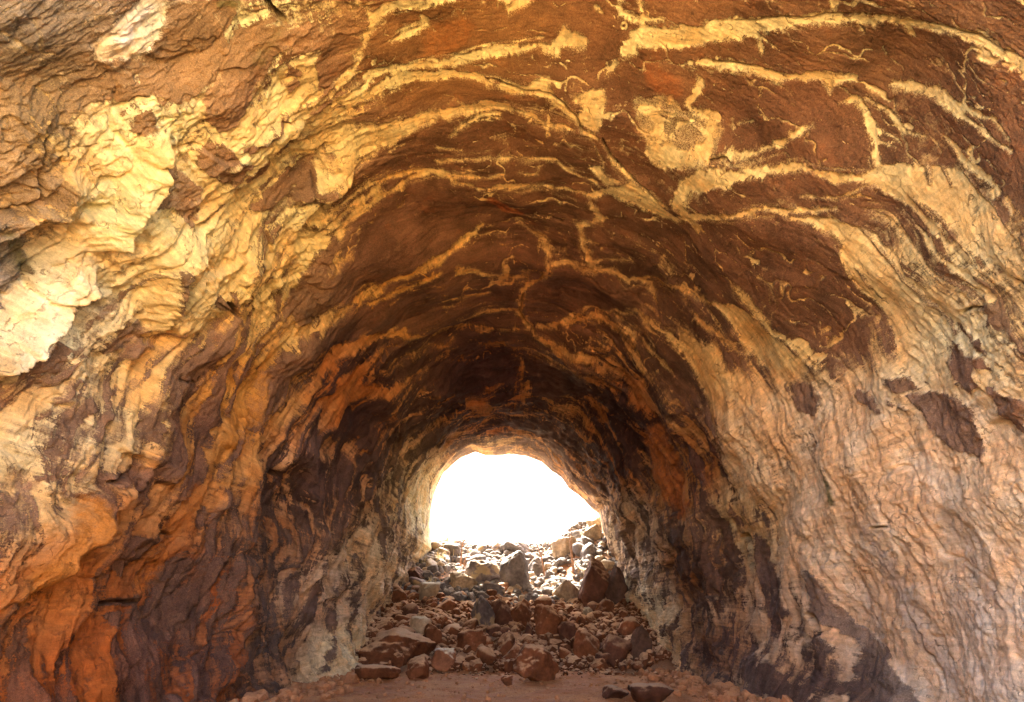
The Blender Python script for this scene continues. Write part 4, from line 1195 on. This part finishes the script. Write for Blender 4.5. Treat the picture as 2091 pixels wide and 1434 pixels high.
def sapling(label, stems, twigs, y, r0):
    y = ground_hit(stems[0][0][0], stems[0][0][1])[1] - .35
    base = at_depth(stems[0][0][0], stems[0][0][1], y)
    e = bpy.data.objects.new("bare_sapling", None); COL.objects.link(e); e.location = base
    tag(e, label, "sapling", "bare saplings on the pile crest")
    for s_ in stems:
        pp = smooth_path([at_depth(a, b_, y) - base for a, b_ in s_])
        pp[0, 2] -= .1
        tubes_obj("stem", [(pp, r0, r0 * .3)], M_STEM, e)
    if twigs:
        L_ = []
        for s_ in twigs:
            L_.append((smooth_path([at_depth(a, b_, y + random.uniform(-.2, .2)) - base for a, b_ in s_], 10), r0 * .45, r0 * .12))
        tubes_obj("twig", L_, M_STEM, e)
sapling("tall thin bare sapling with a crooked stem rising against the white sky", [[(1112,1172),(1106,1140),(1097,1115),(1094,1085),(1088,1058),(1084,1025)]], [[(1100,1120),(1090,1104),(1080,1094)],[(1106,1130),(1112,1112)],[(1090,1065),(1096,1050)]], 29.5, .034)
sapling("pair of straight reddish bare stems side by side in front of a whitish block", [[(1170,1165),(1165,1120),(1160,1075),(1156,1055)],[(1172,1165),(1167,1120),(1165,1075),(1166,1050)]], None, 29.8, .036)
sapling("low fallen-looking dry branch bending up to the right, left part of the crest", [[(940,1155),(944,1110),(952,1098),(966,1090),(982,1080)],[(948,1150),(955,1132),(958,1118)]], [[(946,1106),(942,1094)],[(960,1094),(958,1082)]], 31.0, .036)
sapling("thin dark twig slanting across pale crest rocks at the mouth's right edge", [[(1166,1105),(1185,1118),(1205,1128),(1235,1134)]], [[(1188,1120),(1192,1108)],[(1205,1128),(1224,1110)]], 30.2, .022)

def blades(name, px, py, n, hgt, spread, mat, label, cat, group=None, wid=.012, bend=.5):
    p = ground_hit(px, py); V = []; Fc = []
    for _ in range(n):
        a = rng.uniform(0, 6.28); bx, by = rng.normal(size=2) * spread * .35
        h = hgt * rng.uniform(.5, 1.0); l = rng.uniform(.1, bend)
        o_ = len(V); c_, s_ = math.cos(a), math.sin(a)
        for k in range(5):
            t = k / 4; w_ = wid * (1 - t * .85)
            cx_ = bx + c_ * l * h * t * t; cy_ = by + s_ * l * h * t * t; cz = h * t * (1 - .25 * l * t) - .05
            V += [(cx_ - s_ * w_, cy_ + c_ * w_, cz), (cx_ + s_ * w_, cy_ - c_ * w_, cz)]
        for k in range(4): Fc.append((o_ + 2 * k, o_ + 2 * k + 1, o_ + 2 * k + 3, o_ + 2 * k + 2))
    o = mesh_np(name, np.array(V), np.array(Fc).ravel(), [4] * len(Fc), mat)
    o.location = p
    return tag(o, label, cat, group)
blades("grass_tuft", 898, 1150, 70, .75, .5, M_DRY, "upright tuft of dry yellow grass near the left edge of the mouth", "grass tuft")
blades("grass_tuft", 925, 1138, 60, .6, .6, M_DRY, "spreading tuft of dry grass beside the bent branch", "grass tuft")
blades("grass_tuft", 868, 1150, 50, .5, .4, M_DRY, "small dry grass tuft growing right against the left wall", "grass tuft")
blades("grass_tuft", 880, 1196, 50, .5, .4, M_DRY, "straw-coloured tuft lower on the slope, over the yellowish-tan flat rock", "grass tuft")
blades("grass_tuft", 910, 1120, 60, .8, .7, M_DRY, "wispy sunlit tuft of grass on the crest, almost lost in the glare", "grass tuft")
def leafy(px, py, n, r_, size, mat, label, name):
    p = ground_hit(px, py); V = []; Fc = []
    for _ in range(n):
        c_ = rng.normal(size=3) * r_ * .45; c_[2] = abs(c_[2]) * .8 + .05
        u = rng.normal(size=3); u /= np.linalg.norm(u); v_ = np.cross(u, rng.normal(size=3)); v_ /= np.linalg.norm(v_)
        s_ = size * rng.uniform(.6, 1.2); o_ = len(V)
        V += [c_ - u * s_, c_ + v_ * s_ * .4, c_ + u * s_, c_ - v_ * s_ * .4]; Fc.append((o_, o_ + 1, o_ + 2, o_ + 3))
    e = bpy.data.objects.new(name, None); COL.objects.link(e); e.location = p
    mesh_np("leaf_cluster", np.array(V), np.array(Fc).ravel(), [4] * len(Fc), mat, smooth=False, parent=e)
    L_ = [(smooth_path([(0, 0, -.1), tuple(rng.normal(size=3) * r_ * .1 + (0, 0, r_ * .3)), tuple(rng.normal(size=3) * r_ * .4 + (0, 0, r_ * .7))], 8, .003), .008, .003, 5) for _ in range(5)]
    tubes_obj("stem", L_, M_STEM, e)
    return tag(e, label, "plant")
leafy(792, 1292, 90, .22, .045, M_LEAF, "bright green seedling among brown rocks near the left wall", "seedling")
leafy(757, 1270, 60, .16, .04, M_LEAF, "small yellowish-green seedling tucked against the left wall's foot", "seedling")
leafy(1128, 1098, 900, .85, .06, M_SAGE, "pale leafy shrub on the crest behind the whitish block, faint in the glare", "shrub")
leafy(1215, 1066, 300, .4, .05, M_SAGE, "small pale shrub under the right side of the cave mouth", "shrub")
